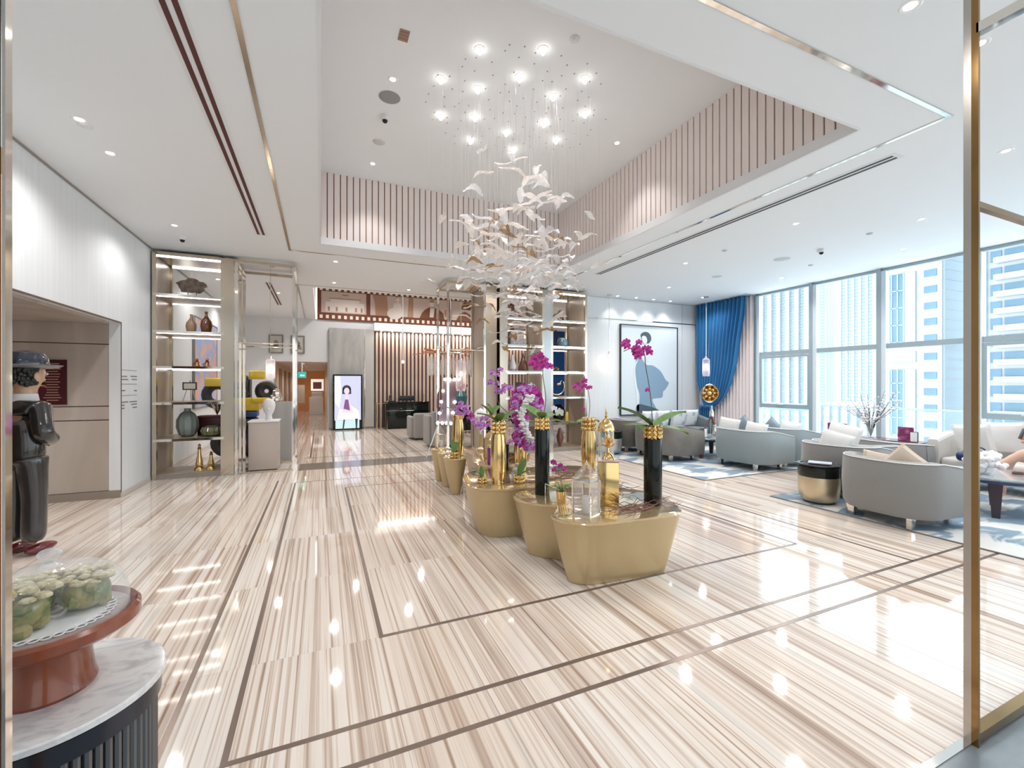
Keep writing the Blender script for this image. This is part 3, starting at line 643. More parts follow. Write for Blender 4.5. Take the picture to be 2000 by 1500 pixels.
for f, s in ((fa, GD(865, 800, 9.15)), (fb, GD(884, 815, 9.3)), (fc, top)):
    ob('leg', M().tube([s, f], .012, 8), CHROME, es)

# ================================================================ SHELVING UNITS
SH = [0.06, 0.63, 1.21, 1.78, 2.34, 2.92]
def post(m, x, y, h, t=.028): m.box(x-t, x+t, y-t, y+t, 0, h)
LU = thing('shelving_unit', 'tall champagne metal shelving unit with lit shelves against the left wall', 'shelving unit', (-1.9, 8.9, 0))
RU = thing('shelving_unit', 'tall two-bay metal shelving unit behind the gold tables near the art wall', 'shelving unit', (4.5, 9.0, 0))
YA, YZ = 8.46, 9.32
def bay(u, x0, x1, panel_left, panel_right, y0=YA, y1=YZ):
    for x in (x0+.028, x1-.028):
        for y in (y0+.028, y1-.028):
            m = M(); post(m, x, y, 3.56); ob('post', m, BRASS, u, False)
    ob('top_panel', M().box(x0+.056, x1-.056, y0, y1, 3.52, 3.575), BRASS, u, False)
    ob('plinth', M().box(x0, x1, y0+.01, y1-.01, 0, .06), mat('plinth_grey', (.30,.27,.24), .3), u, False)
    for k, z in enumerate(SH):
        if k == 0: ob('shelf', M().box(x0+.01, x1-.01, y0+.06, y1-.06, .06, .075), WOODP, u, False); continue
        s = ob('shelf', M().box(x0+.01, x1-.01, y0+.005, y1-.005, z-.035, z), WOODP, u, False)
        ob('shelf_edge', M().box(x0+.01, x1-.01, y0-.002, y0+.006, z-.037, z+.002), CHROME, s, False)
        if k > 2:
            ob('light_strip', M().box(x0+.06, x1-.06, y0+.03, y0+.05, z-.045, z-.035), LED, s, False)
            ob('light_strip', M().box(x0+.06, x1-.06, y1-.05, y1-.03, z-.045, z-.035), LED, s, False)
    ob('light_strip', M().box(x0+.06, x1-.06, y0+.04, y0+.06, 3.50, 3.52), LED, u, False)
    ob('light_strip', M().box(x0+.06, x1-.06, y1-.06, y1-.04, 3.50, 3.52), LED, u, False)
    if panel_left: ob('side_panel', M().box(x0+.0, x0+.02, y0+.056, y1-.056, .06, 3.52), WOODP, u, False)
    if panel_right: ob('side_panel', M().box(x1-.02, x1, y0+.056, y1-.056, .06, 3.52), WOODP, u, False)
bay(LU, -2.40, -1.44, True, False)
ob('end_panel', M().box(-1.44, -1.31, YA, YZ, 0, 3.57), BRASS, LU, False)
bay(RU, 3.55, 4.48, False, True); bay(RU, 4.64, 5.58, False, True)
ob('end_panel', M().box(3.13, 3.40, YA+.1, YZ, 0, 3.57), WOODP, RU, False); ob('end_panel', M().box(3.43, 3.55, YA, YZ, 0, 3.57), BRASS, RU, False)
ob('middle_panel', M().box(4.48, 4.64, YA, YZ, 0, 3.57), mat('brushed_grey', (.50,.50,.49), .22, 1.0), RU, False)
# open frames with pendant
def open_frame(x0, x1, label):
    o = thing('open_metal_frame', label, 'metal frame', ((x0+x1)/2, 8.9, 0)); t = .022
    for x in (x0+t, x1-t):
        for y in (YA+t, YZ-t):
            m = M(); post(m, x, y, 3.52, t); ob('post', m, CHROME, o, False)
    for y in (YA+t, YZ-t):
        ob('top_bar', M().box(x0, x1, y-t, y+t, 3.52, 3.565), BRASS, o, False)
        ob('base_bar', M().box(x0+2*t, x1-2*t, y-t, y+t, 0, .03), BRASS, o, False)
        ob('cross_rod', M().tube([(x0+t,y,2.19),(x1-t,y,2.19)], .012, 8), CHROME, o)
    for x in (x0+t, x1-t):
        ob('top_bar', M().box(x-t, x+t, YA+2*t, YZ-2*t, 3.52, 3.565), BRASS, o, False)
        ob('cross_rod', M().tube([(x,YA+t,2.27),(x,YZ-t,2.27)], .010, 8), CHROME, o)
    return o
open_frame(-1.30, -.40, 'open champagne metal frame holding a pendant lamp, joined to the left shelving unit')
open_frame(2.30, 3.12, 'open champagne metal frame holding a pendant lamp, left of the two-bay shelving unit')
def pendant(x, y, ztop, z0, z1, r, label):
    o = thing('pendant_lamp', label, 'pendant lamp', (x, y, ztop))
    ob('ceiling_rose', M().lathe([(.06,0),(.06,-.02),(.02,-.03),(0,-.03)], (x,y,ztop), 16), BRASS, o)
    ob('cord', M().tube([(x,y,ztop-.03),(x,y,z1)], .006, 6), CHROME, o)
    ob('socket', M().lathe([(.012,.05),(.03,.04),(.03,-.02),(0,-.02)], (x,y,z1), 12), CHROME, o)
    ob('glass_shade', M().lathe([(r*.6,z1-z0),(r,(z1-z0)*.93),(r,(z1-z0)*.1),(r*.8,0),(r*.3,0)], (x,y,z0), 20), clear('pink_glass', (.92,.85,.95), .16), o)
    ob('bulb', M().ball((x,y,(z0+z1)/2+.04), .035, 12, 8, (1,1,1.5)), mat('pendant_bulb', (1,.85,.62), .5, emit=6), o)
    light('pendant_light', 'POINT', (x,y,(z0+z1)/2-.02), .6, (1,.85,.65), o, .04)
pendant(-.82, 8.9, CZ, 1.58, 1.95, .075, 'slim clear glass pendant lamp hanging inside the left open frame')
pendant(2.72, 8.9, CZ, 1.35, 2.0, .11, 'clear glass pendant lamp hanging inside the right open frame')
a = GY(1190, 590, 8.6); pendant(a[0], 8.6, CZ, GY(1190,728,8.6)[2], GY(1190,690,8.6)[2], .07, 'long-corded glass pendant lamp beside the fashion artwork')
a = GD(1379, 715, 10.6); pendant(a[0], a[1], CZ, GD(1379,735,10.6)[2], GD(1379,700,10.6)[2], .085, 'pink-tinted glass pendant lamp in front of the blue curtain')
# thin wall arms beside the art pendant
# plinth with head
pb = thing('display_plinth', 'pale taupe box plinth inside the left open frame', 'plinth', (-.91, 8.9, 0))
ob('body', M().rbox(-1.13, -.68, 8.64, 9.12, .02, .84, .008, 2), mat('plinth_taupe', (.52,.45,.40), .4), pb); ob('top', M().box(-1.14,-.67,8.63,9.13,.84,.86), SHIRT, pb, False); ob('base', M().box(-1.11,-.70,8.66,9.10,0,.02), DARK, pb, False)
hd = M().lathe([(.055,0),(.06,.02),(.048,.06),(.05,.10),(.075,.14),(.095,.20),(.105,.26),(.095,.32),(.06,.37),(0,.385)], (-.84,8.86,.86), 20, sy=.82)
hd.ball((-.84,8.77,1.06), .022, 8, 6, (1,1,1.4)).ball((-.84,8.775,1.005), .018, 8, 6, (1.5,1,.6)).ball((-.87,8.785,1.11), .012).ball((-.81,8.785,1.11), .012)
tag(ob('mannequin_head', hd, mat('white_gloss', (.85,.85,.86), .15)), 'glossy white mannequin head on the taupe plinth', 'sculpture')
so = thing('silver_ornament', 'crumpled silver ornament on a pale stand behind the white head', 'ornament', (-.72, 9.75, 0))
ob('stand', M().box(-.92,-.52,9.62,9.88,0,1.15), mat('pale_stone', (.50,.50,.48), .3), so, False)
m = M()
for k in range(6): m.ball((-.76+random.uniform(-.1,.1),9.75+random.uniform(-.08,.08),1.20+random.uniform(0,.14)), random.uniform(.05,.08), 7, 5, (1,.7,1.3))
ob('metal_form', m, CHROME, so)
# abstract stack sculpture behind left unit
ab = thing('scrap_sculpture', 'large abstract stack of black tyres and yellow metal panels behind the left shelving', 'sculpture', (-1.45, 10.6, 0))
YEL = mat('yellow_enamel', (.80,.55,.05), .25, coat=.4); TYR = mat('tyre_black', (.03,.03,.035), .5); BLM = mat('blue_metal', (.05,.12,.30), .3, .5)
def torus(m, c, R_, r, ax='z', n=20, k=8):
    vs = []; fs = []
    for i in range(n):
        a = 2*math.pi*i/n
        for j in range(k):
            q = 2*math.pi*j/k; x, y, z = (R_+r*math.cos(q))*math.cos(a), (R_+r*math.cos(q))*math.sin(a), r*math.sin(q)
            if ax == 'y': y, z = z, y
            if ax == 'x': x, z = z, x
            vs.append((c[0]+x, c[1]+y, c[2]+z))
    for i in range(n):
        for j in range(k): fs.append((i*k+j, ((i+1)%n)*k+j, ((i+1)%n)*k+(j+1)%k, i*k+(j+1)%k))
    return m.add(vs, fs)
for c, r_, ax in (((-1.75,10.5,.30),.20,'y'),((-1.2,10.5,.30),.20,'y'),((-1.5,10.7,.72),.22,'z'),((-1.9,10.5,1.28),.20,'y'),((-1.45,10.5,1.45),.16,'x'),((-1.05,10.6,1.35),.13,'y')):
    ob('tyre', torus(M(), c, r_, .09, ax), TYR, ab)
for bx in ((-1.75,-1.15,10.35,10.8,.95,1.22),(-2.1,-1.8,10.3,10.5,1.45,1.62),(-1.35,-1.05,10.35,10.5,1.60,1.78),(-1.3,-.95,10.3,10.45,1.10,1.22)):
    ob('yellow_panel', M().rbox(*bx, .04), YEL, ab)
ob('core_column', M().box(-1.65,-1.35,10.55,10.85,.0,1.6), DARK, ab, False)
ob('blue_panel', M().rbox(-1.6,-1.2,10.4,10.75,.82,.94,.02), BLM, ab)
# abstract painting on left wall
pa = thing('abstract_painting', 'large abstract painting in blue, grey and rose on the left wall behind the shelves', 'painting', (XL, 12, 1.0))
yA, yB = 10.9, 13.0
mt = mat('painting_mix', (.30,.45,.75), .6, col2=(.72,.45,.38), scale=(1,1.3,1.6), lo=.42, hi=.58, dist=1.5)
ob('canvas', M().box(XL, XL+.04, yA, yB, 1.0, 2.9), mt, pa, False)
ob('frame', M().box(XL,XL+.05,yA-.02,yA,.98,2.92).box(XL,XL+.05,yB,yB+.02,.98,2.92).box(XL,XL+.05,yA,yB,2.9,2.92).box(XL,XL+.05,yA,yB,.98,1.0), mat('frame_grey', (.22,.21,.19), .4), pa, False)

# ---------------------------------------------------------------- things on the shelves
def vase(name, label, cat, x, y, z, prof, mt, n=24, flute=0, nf=0):
    return tag(ob(name, M().lathe(prof, (x, y, z), n, flute, nf), mt), label, cat)
DY = 8.85
# left unit
o = thing('agate_slab', 'brown agate slice on a small metal stand on the top left shelf', 'ornament', (-1.96, 8.8, 2.92))
m = M(); pts = []
for i in range(28):
    a = 2*math.pi*i/28; r_ = 1+.10*math.sin(5*a)+.06*math.sin(11*a+1); pts.append((-1.96+.20*r_*math.cos(a), 3.13+.12*r_*math.sin(a)))
ob('stone_slice', m.flatY(pts, 8.82, .03), mat('agate', (.10,.065,.045), .3, col2=(.24,.18,.14), scale=(14,14,14)), o, False)
ob('stand', M().box(-2.06,-1.86,8.78,8.86,2.92,2.93).tube([(-2.02,8.82,2.93),(-2.02,8.82,3.06)], .005, 6).tube([(-1.90,8.82,2.93),(-1.90,8.82,3.06)], .005, 6), DARK, o, False)
BV = [(.045,0),(.065,.04),(.078,.14),(.07,.21),(.035,.27),(.018,.31),(.018,.36),(.024,.37),(.018,.375)]
vase('bottle_vase', 'pale tan bottle vase on the second shelf of the left unit', 'vase', -1.98, DY, 2.34, [(r, z*.86) for r, z in BV], mat('tan_glass', (.42,.28,.18), .2, coat=.4))
vase('bottle_vase', 'dark brown bottle vase on the second shelf of the left unit', 'vase', -1.76, DY-.05, 2.34, [(r*1.1, z) for r, z in BV], mat('brown_glass', (.16,.06,.03), .2, coat=.4))
for x, s, l in ((-1.90, 1, 'left of two small copper figurines on the middle left shelf'), (-1.76, .9, 'right of two small copper figurines on the middle left shelf')):
    m = M().lathe([(.04,0),(.045,.02),(.03,.06),(.035,.09),(.015,.12)], (x,DY,1.78), 14).ball((x,DY,1.91), .025).tube([(x-.02,DY,1.86),(x-.06,DY,1.83),(x-.03,DY,1.80)], .010, 6)
    tag(ob('copper_figurine', m, COPPER), l, 'figurine')
o = thing('tabletop_easel', 'little framed picture on a mini tripod easel on the fourth left shelf', 'easel', (-2.0, DY, 1.21))
ob('frame', M().box(-2.10,-1.90,DY-.01,DY,1.40,1.53), DARK, o, False); ob('picture', M().box(-2.08,-1.92,DY-.013,DY-.01,1.42,1.51), mat('mount_cream', (.62,.60,.54), .6), o, False)
for dx in (-.09, .09, 0): ob('leg', M().tube([(-2.0,DY+.02,1.56),(-2.0+dx,DY-.04 if dx else DY+.08,1.21)], .005, 6), BRASS, o)
GRV = mat('grey_ribbed_glass', (.20,.24,.23), .15, coat=.5); GRV2 = mat('green_ribbed_glass', (.16,.18,.10), .15, coat=.5)
vase('ribbed_vase', 'large ribbed grey-green glass vase on the fifth left shelf', 'vase', -2.02, 8.80, .63, [(.07,0),(.12,.04),(.155,.16),(.15,.28),(.10,.38),(.05,.42),(.045,.46),(.055,.47)], GRV, 48, .04, 12)
vase('ribbed_bowl_vase', 'squat ribbed olive glass vase on the fifth left shelf', 'vase', -1.66, 8.72, .63, [(.08,0),(.14,.03),(.165,.09),(.14,.15),(.08,.175),(.07,.165)], GRV2, 48, .05, 14)
o = thing('dark_red_box', 'dark red lacquer box holding a silver leaf ornament behind the olive vase', 'box', (-1.72, 9.05, .63))
ob('box_body', M().rbox(-1.92,-1.50,8.95,9.22,.63,.93,.012,2), mat('oxblood', (.10,.02,.025), .3), o); ob('lid', M().rbox(-1.93,-1.49,8.94,9.23,.93,.955,.008,2), mat('dull_rose', (.30,.09,.10), .3), o)
m = M()
for k in range(9):
    a = k*.7; m.add([(-1.65,9.05,.955),(-1.65+.05*math.cos(a)-.02*math.sin(a),9.05+.05*math.sin(a),1.08),(-1.65+.10*math.cos(a),9.05+.08*math.sin(a),1.17),(-1.65+.04*math.cos(a)+.03*math.sin(a),9.05+.05*math.sin(a),1.06)], [(0,1,2,3)])
ob('leaf_form', m, CHROME, o, False)
def bell(x, y, z, h, label):
    tag(ob('bell_ornament', M().lathe([(.075,0),(.07,.03),(.045,.06),(.052,.09),(.05,h*.30),(.030,h*.55),(.020,h*.78),(.030,h*.80),(.016,h*.88),(.024,h*.93),(.0,h)], (x,y,z), 20), GOLD), label, 'ornament')
bell(-1.84, 8.72, .075, .44, 'taller gold bell-shaped ornament at the foot of the left shelving')
bell(-1.68, 8.74, .075, .30, 'shorter gold bell-shaped ornament at the foot of the left shelving')
# right unit
m = M()
for k in range(26): m.ball((4.98+random.gauss(0,.07),8.8+random.gauss(0,.05),3.02+random.gauss(0,.055)), random.uniform(.02,.045), 7, 5)
m.box(4.88,5.08,8.73,8.87,2.92,2.945)
tag(ob('coral_ornament', m, mat('dark_gold', (.22,.15,.07), .3, .7)), 'dark bronze knotted ornament on the top shelf of the right bay', 'ornament')
cu = bpy.data.curves.new('letter_block', 'FONT'); cu.body = 'DE'; cu.size = .26; cu.extrude = .03; cu.bevel_depth = .003
lb = bpy.data.objects.new('letter_block', cu); C.objects.link(lb); lb.location = (3.82, 8.85, 2.93); lb.rotation_euler = (R(90),0,0); cu.materials.append(mat('rust_red', (.30,.08,.05), .5)); 
bpy.context.view_layer.update(); lm = bpy.data.meshes.new_from_object(lb.evaluated_get(bpy.context.evaluated_depsgraph_get())); bpy.data.objects.remove(lb)
lb = bpy.data.objects.new('letter_block', lm); C.objects.link(lb); lb.location = (3.82, 8.85, 2.93); lb.rotation_euler = (R(90),0,0)
tag(lb, 'rust red capital letters standing on the top shelf of the middle bay', 'letters')
o = thing('stack_of_boxes', 'grey white patterned basket box on the second shelf of the middle bay', 'box', (3.95, 8.85, 2.34))
ob('basket', M().rbox(3.78,4.18,8.72,9.0,2.34,2.50,.03,3), mat('mottled_grey', (.35,.30,.30), .6, col2=(.75,.72,.70), scale=(40,40,40)), o)
ob('lid', M().rbox(3.80,4.12,8.74,8.98,2.50,2.66,.01,2), mat('mottled_rose', (.55,.42,.38), .6, col2=(.8,.76,.73), scale=(20,20,50)), o)
BKC = mat('teal_blue_glass', (.18,.33,.42), .15, coat=.5)
o = thing('teapot_vase', 'round pale blue vase with a black curved handle on the right bay', 'vase', (5.10, 8.8, 2.34))
ob('body', M().lathe([(.08,0),(.13,.05),(.14,.12),(.10,.20),(.05,.22)], (5.12,8.8,2.34), 24), BKC, o)
ob('handle', M().tube([(4.99,8.8,2.36),(4.95,8.8,2.44),(4.98,8.8,2.55),(5.06,8.8,2.60),(5.0,8.8,2.68),(4.92,8.8,2.74)], .018, 8), BLACK, o)
vase('white_vase', 'white pear-shaped vase on the third shelf of the middle bay', 'vase', 3.86, 8.8, 1.78, [(.05,0),(.09,.05),(.095,.12),(.06,.22),(.028,.30),(.03,.36)], mat('white_gloss', (.85,.85,.86), .15))
vase('cone_bottle', 'brown cone-shaped bottle on the third shelf of the middle bay', 'bottle', 4.12, 8.8, 1.78, [(.10,0),(.12,.03),(.11,.12),(.06,.24),(.0,.42)], mat('brown_glass', (.16,.06,.03), .2, coat=.4))
for x in (4.86, 4.98): tag(ob('gold_nugget', M().ball((x,8.8,1.84), .058, 7, 5), mat('dark_gold', (.22,.15,.07), .3, .7)), 'small faceted gold nugget on the right bay shelf', 'ornament', 'gold nuggets')
o = thing('square_sculpture', 'little dark square on a stem on the fourth shelf of the middle bay', 'sculpture', (4.0, 8.8, 1.21))
ob('plate', M().box(3.93,4.10,8.79,8.81,1.38,1.54), DARK, o, False); ob('stem', M().tube([(4.01,8.8,1.21),(4.01,8.8,1.38)], .006, 6), DARK, o); ob('foot', M().lathe([(.04,0),(.04,.01),(0,.012)], (4.01,8.8,1.21), 12), DARK, o)
o = thing('ring_sculpture', 'open gold ring sculpture with a bird on the right bay', 'sculpture', (4.98, 8.8, 1.21))
ob('ring', M().tube([(4.98+.20*math.cos(R(a)), 8.8, 1.45+.20*math.sin(R(a))) for a in range(150, 395, 12)], .014, 8), mat('pale_gold', (.80,.72,.45), .2, 1), o)
ob('bird', M().ball((5.03,8.8,1.50), .04, 8, 6, (1.5,.7,.8)).tube([(5.05,8.8,1.51),(5.10,8.8,1.58)], [.015,.004], 6), mat('pale_gold', (.80,.72,.45), .2, 1), o); ob('base', M().lathe([(.05,0),(.05,.015),(.01,.03),(.01,.05)], (4.98,8.8,1.21), 14), DARK, o)
vase('black_vase', 'round black and gold vase on the fifth shelf of the right bay', 'vase', 5.02, 8.8, .63, [(.06,0),(.15,.10),(.17,.22),(.12,.34),(.06,.40)], BLACK)
tag(ob('yellow_block', M().rbox(5.18,5.26,8.75,8.85,.63,.86,.01,2), YEL), 'small yellow block beside the round black vase', 'ornament')
vase('black_vase', 'wide dark vase on the fifth shelf of the middle bay', 'vase', 3.95, 8.8, .63, [(.08,0),(.16,.12),(.15,.26),(.08,.36)], BLACK)
vase('floor_vase', 'tall pale grey vase on the floor shelf of the right bay', 'vase', 4.80, 8.78, .075, [(.06,0),(.10,.10),(.11,.24),(.06,.38),(.05,.44)], mat('smoke_glass', (.42,.46,.46), .15, coat=.4))
vase('bulb_vase', 'narrow brown bulb-shaped vase on the floor shelf of the right bay', 'vase', 4.99, 8.68, .075, [(.04,0),(.03,.03),(.07,.14),(.08,.24),(.04,.36),(.03,.42)], mat('brown_glass', (.16,.06,.03), .2, coat=.4))
# reception chandelier
rc = thing('branch_chandelier', 'copper and crystal branching chandelier with long glass drops before reception', 'chandelier', (2.6, 11.2, CZ))
ctr = GD(880, 690, 11.5)
ob('ceiling_rod', M().tube([(ctr[0],ctr[1],RZ),(ctr[0],ctr[1],ctr[2]+.05)], .012, 8), CHROME, rc)
m = M()
for k in range(26):
    a = random.uniform(0, 2*math.pi); r0 = random.uniform(0,.3); r1 = random.uniform(.5,.95)
    p1 = (ctr[0]+r0*math.cos(a), ctr[1]+r0*math.sin(a), ctr[2]+random.uniform(-.06,.06)); p2 = (ctr[0]+r1*math.cos(a+.4), ctr[1]+r1*math.sin(a+.4), ctr[2]+random.uniform(-.09,.14))
    m.tube([p1, ((p1[0]+p2[0])/2+.05,(p1[1]+p2[1])/2,(p1[2]+p2[2])/2+.05), p2], .010, 5); m.ball(p2, .028, 6, 4)
ob('copper_branches', m, COPPER, rc)
dr_ = mesh_of('glass_drop', M().lathe([(.004,0),(.03,-.10),(.05,-.32),(.035,-.46),(0,-.52)], (0,0,0), 10), clear('drop_glass', (.95,.93,.92), .25))
for k in range(18):
    a = 2*math.pi*k/18; inst(dr_, 'glass_drop', (ctr[0]+.55*math.cos(a)-rc.location.x, ctr[1]+.55*math.sin(a)-rc.location.y, ctr[2]-.08-rc.location.z), parent=rc)
b0 = Vector((787, 0)); q = GD(787, 705, 13.0)
o = thing('pendant_lamp', 'thin white rod pendant hanging before the slatted wall', 'pendant lamp', (q[0], q[1], RZ))
ob('rod', M().tube([(q[0],q[1],RZ),(q[0],q[1],q[2])], .014, 8), WHITE, o); ob('lamp_tip', M().ball((q[0],q[1],q[2]-.03), .05, 10, 8), SOFT, o)

# ================================================================ LOUNGE
art = thing('fashion_artwork', 'tall framed artwork of a woman in a billowing blue-grey cape', 'artwork', (7.7, YB, .7))
ax0, ax1, az0, az1 = 6.79, 8.64, .72, 2.99
ob('canvas', M().box(ax0+.02, ax1-.02, YB-.04, YB-.004, az0+.02, az1-.02), mat('art_ground', (.66,.73,.78), .6), art, False)
ob('frame', M().box(ax0, ax0+.02, YB-.06, YB-.004, az0, az1).box(ax1-.02, ax1, YB-.06, YB-.004, az0, az1).box(ax0+.02, ax1-.02, YB-.06, YB-.004, az1-.02, az1).box(ax0+.02, ax1-.02, YB-.06, YB-.004, az0, az0+.02), DARK, art, False)
def AP(l): return [(GY(u, v, YB-.04)[0], GY(u, v, YB-.04)[2]) for u, v in l]
AB = mat('art_blue_grey', (.22,.34,.46), .6); AD = mat('art_dark', (.06,.10,.13), .6); AW = mat('art_white', (.74,.78,.80), .6)
def apart(name, l, mt, y, sm=True):
    p = AP(l); ob(name, M().flatY(spline(p, 4) if sm else p, y), mt, art, False)
y_ = YB-.04
apart('painted_cape', [(1243,700),(1250,697),(1262,712),(1275,714),(1290,725),(1300,742),(1306,748),(1300,760),(1295,765),(1293,776),(1280,778),(1274,782),(1283,803),(1270,806),(1250,803),(1249,770),(1241,745),(1240,715)], AB, y_)
apart('painted_train', [(1246,703),(1241,715),(1241,735),(1246,770),(1248,800),(1244,800),(1242,768),(1238,735),(1239,712)], AW, y_-.003)
apart('painted_neck', [(1262,672),(1268,674),(1269,690),(1262,700),(1255,700),(1260,686)], AW, y_-.006)

apart('painted_hair', [(1251,654),(1256,649),(1264,649),(1270,655),(1271,664),(1266,671),(1260,668),(1254,662)], AD, y_-.010)
apart('painted_face', [(1253,658),(1258,656),(1262,660),(1263,667),(1259,672),(1254,667)], AW, y_-.014)
apart('painted_shadow', [(1245,790),(1262,792),(1285,800),(1282,806),(1246,806)], AD, y_-.003)
# curtains
def cloth(name, fn, nt, nz, mt, parent):
    vs = []; fs = []
    for j in range(nz+1):
        for i in range(nt+1): vs.append(fn(i/nt, j/nz))
    for j in range(nz):
        for i in range(nt):
            a = j*(nt+1)+i; fs.append((a, a+1, a+nt+2, a+nt+1))
    o = ob(name, M().add(vs, fs), mt, parent)
    s = o.modifiers.new('thick', 'SOLIDIFY'); s.thickness = .006; return o
cu_ = thing('blue_curtain', 'deep blue velvet curtain gathered to the left beside the window', 'curtain', (9.25, 8.2, 0))
VEL = mat('blue_velvet', (.004,.15,.38), .7, sheen=.6)
zs = [(3.60,7.26),(3.2,7.30),(2.6,7.42),(2.0,7.52),(1.5,7.68),(1.15,7.86),(.98,8.05),(.86,8.26)]
def yr(z):
    for (z1, y1), (z0, y0) in zip(zs, zs[1:]):
        if z >= z0: return y0+(y1-y0)*(z-z0)/(z1-z0)
    return zs[-1][1]
def cfn(t, u):
    z = 3.60-u*(3.60-.86); a = yr(z); b = 8.74-.30*max(0, (1.6-z)/.75)**1.3
    y = a+(b-a)*t; wv = .045*math.sin(t*2*math.pi*13+u*1.5)*(1-.3*u); sag = .10*math.sin(math.pi*t)*u*u
    return (9.22+wv, y, z-sag*max(0, 1-t*1.2)*1.5)
cloth('drape', cfn, 110, 26, VEL, cu_)
cloth('gathered_tail', lambda t, u: (9.20+.05*math.sin(t*2*math.pi*6), 8.20+.42*t+(.08 if u > .5 else .16*u)*(.5-t), .95-u*.93), 48, 10, VEL, cu_)
ob('tie_back', torus(M(), (9.2,8.40,.90), .10, .02, 'z', 18, 6), mat('dark_blue_cord', (.01,.05,.15), .6), cu_)
shr = thing('sheer_curtain', 'pale rose sheer curtain hanging between the blue curtain and the window', 'curtain', (9.36, 7.8, 0))
cloth('sheer_cloth', lambda t, u: (9.37+.025*math.sin(t*2*math.pi*17), 7.18+1.55*t, 3.60-u*3.58), 140, 6, mat('sheer_rose', (.78,.70,.70), .8), shr)
struct('trim_3', M().box(9.12, 9.47, 7.15, 8.86, CZ-.012, CZ-.001), ALUL)

# barrel chair builder, faces local +Y
def barrel(name, label, loc, rz, wd, dp, fabric, hb=.70, ha=.60, legm=CHROME, rc_=.34, group=None, piping=None):
    o = thing(name, label, 'armchair' if wd < 1.3 else 'sofa', (0,0,0), group)
    hw, hd_ = wd/2, dp/2; path = [(-hw, hd_), (-hw, hd_*.3), (-hw, -hd_+rc_)]
    for k in range(1, 7):
        a = math.pi+ k*math.pi/12; path.append((-hw+rc_+rc_*math.cos(a), -hd_+rc_+rc_*math.sin(a)))
    path.append((0, -hd_-.015)); 
    path = path+[(-x, y) for x, y in reversed(path[:-1])]
    n = len(path); th = .13; z0 = .13; vs = []; fs = []; edge = []
    for k, (x, y) in enumerate(path):
        p0 = Vector(path[max(k-1,0)]); p1 = Vector(path[min(k+1,n-1)]); t = (p1-p0).normalized(); nr = Vector((-t.y, t.x))  # inward
        q = Vector((x, y)); top = ha+(hb-ha)*min(1, max(0, (hd_-y)/(dp*.55)))
        sec = [(.03, z0), (.0, z0+.05), (-.012, (z0+top)/2), (.0, top-.03), (.02, top), (th-.02, top), (th, top-.03), (th, z0+.05), (th-.02, z0)]
        for off, z in sec: v = q+nr*off; vs.append((v.x, v.y, z))
        v = q+nr*.006; edge.append((v.x, v.y, top-.008))
    S = 9
    for k in range(n-1):
        for i in range(S): fs.append((k*S+i, (k+1)*S+i, (k+1)*S+(i+1)%S, k*S+(i+1)%S))
    fs.append(tuple(range(S))); fs.append(tuple(reversed([(n-1)*S+i for i in range(S)])))
    sh = ob('shell', M().add(vs, fs), fabric, o)
    ob('piping', M().tube(edge, .006, 6), piping or mat('piping_pale', (.75,.75,.74), .6), sh)
    ob('base_frame', M().rbox(-hw+th*.8, hw-th*.8, -hd_+th*.8, hd_-.03, .14, .27, .03), fabric, o)
    ob('seat_cushion', M().rbox(-hw+th+.005, hw-th-.005, -hd_+th+.01, hd_-.01, .27, .43, .05), fabric, o)
    for sx in (-1, 1):
        for sy in (-1, 1):
            x, y = sx*(hw-.18), sy*(hd_-.14)
            m = M().add([(x-.022,y-.022,0),(x+.022,y-.022,0),(x+.022,y+.022,0),(x-.022,y+.022,0),(x-.035-.02*-sx,y-.035,.14),(x+.035,y-.035,.14),(x+.035,y+.035,.14),(x-.035,y+.035,.14)], [(0,3,2,1),(4,5,6,7),(0,1,5,4),(1,2,6,5),(2,3,7,6),(3,0,4,7)])
            ob('leg', m, legm, o, False)
    o.location = loc; o.rotation_euler = (0,0,rz); return o
FA = mat('blue_grey_fabric', (.24,.29,.31), .85, bump=.15, scale=(60,60,60), sheen=.3)
FB = mat('taupe_grey_fabric', (.21,.21,.205), .85, bump=.15, scale=(60,60,60), sheen=.3)
FD = mat('dark_taupe_velvet', (.13,.115,.095), .6, col2=(.19,.18,.165), scale=(3,3,3), sheen=.4)
FS = mat('slate_fabric', (.16,.20,.22), .7, sheen=.3)
FW = mat('cream_fabric', (.60,.57,.53), .85, bump=.15, scale=(60,60,60), sheen=.3)
E_ = R(-90)   # faces +X
barrel('barrel_armchair', 'large grey barrel armchair with its back to the camera, nearest the right metal post', (5.84, 2.71, 0), R(-96), .92, .86, FB)
barrel('barrel_armchair', 'grey barrel armchair beyond the black and gold drum table', (6.56, 3.66, 0), R(-84), .90, .86, FB)
barrel('barrel_armchair', 'low grey armchair with pillow in the middle row in front of the window console', (7.42, 4.05, 0), R(-90), 1.0, .72, FB, hb=.62)
barrel('barrel_armchair', 'farthest grey armchair closest to the window console', (8.14, 3.95, 0), R(-100), 1.05, .45, FB, hb=.62)
barrel('barrel_loveseat', 'blue-grey barrel loveseat with its back to the camera on the farther rug', (7.10, 5.52, 0), R(-94), 1.10, .84, FA)
barrel('barrel_armchair', 'blue-grey barrel armchair behind and right of the farther loveseat', (7.98, 5.48, 0), R(-100), .95, .84, FA)
barrel('barrel_loveseat', 'dark taupe velvet loveseat behind the tall black vase', (6.42, 6.90, 0), R(-90), 1.25, .82, FD, legm=BRASS, piping=FD)
barrel('barrel_armchair', 'dark taupe armchair by the two-bay shelving unit', (6.42, 8.06, 0), R(-90), .9, .82, FD, legm=BRASS, piping=FD)
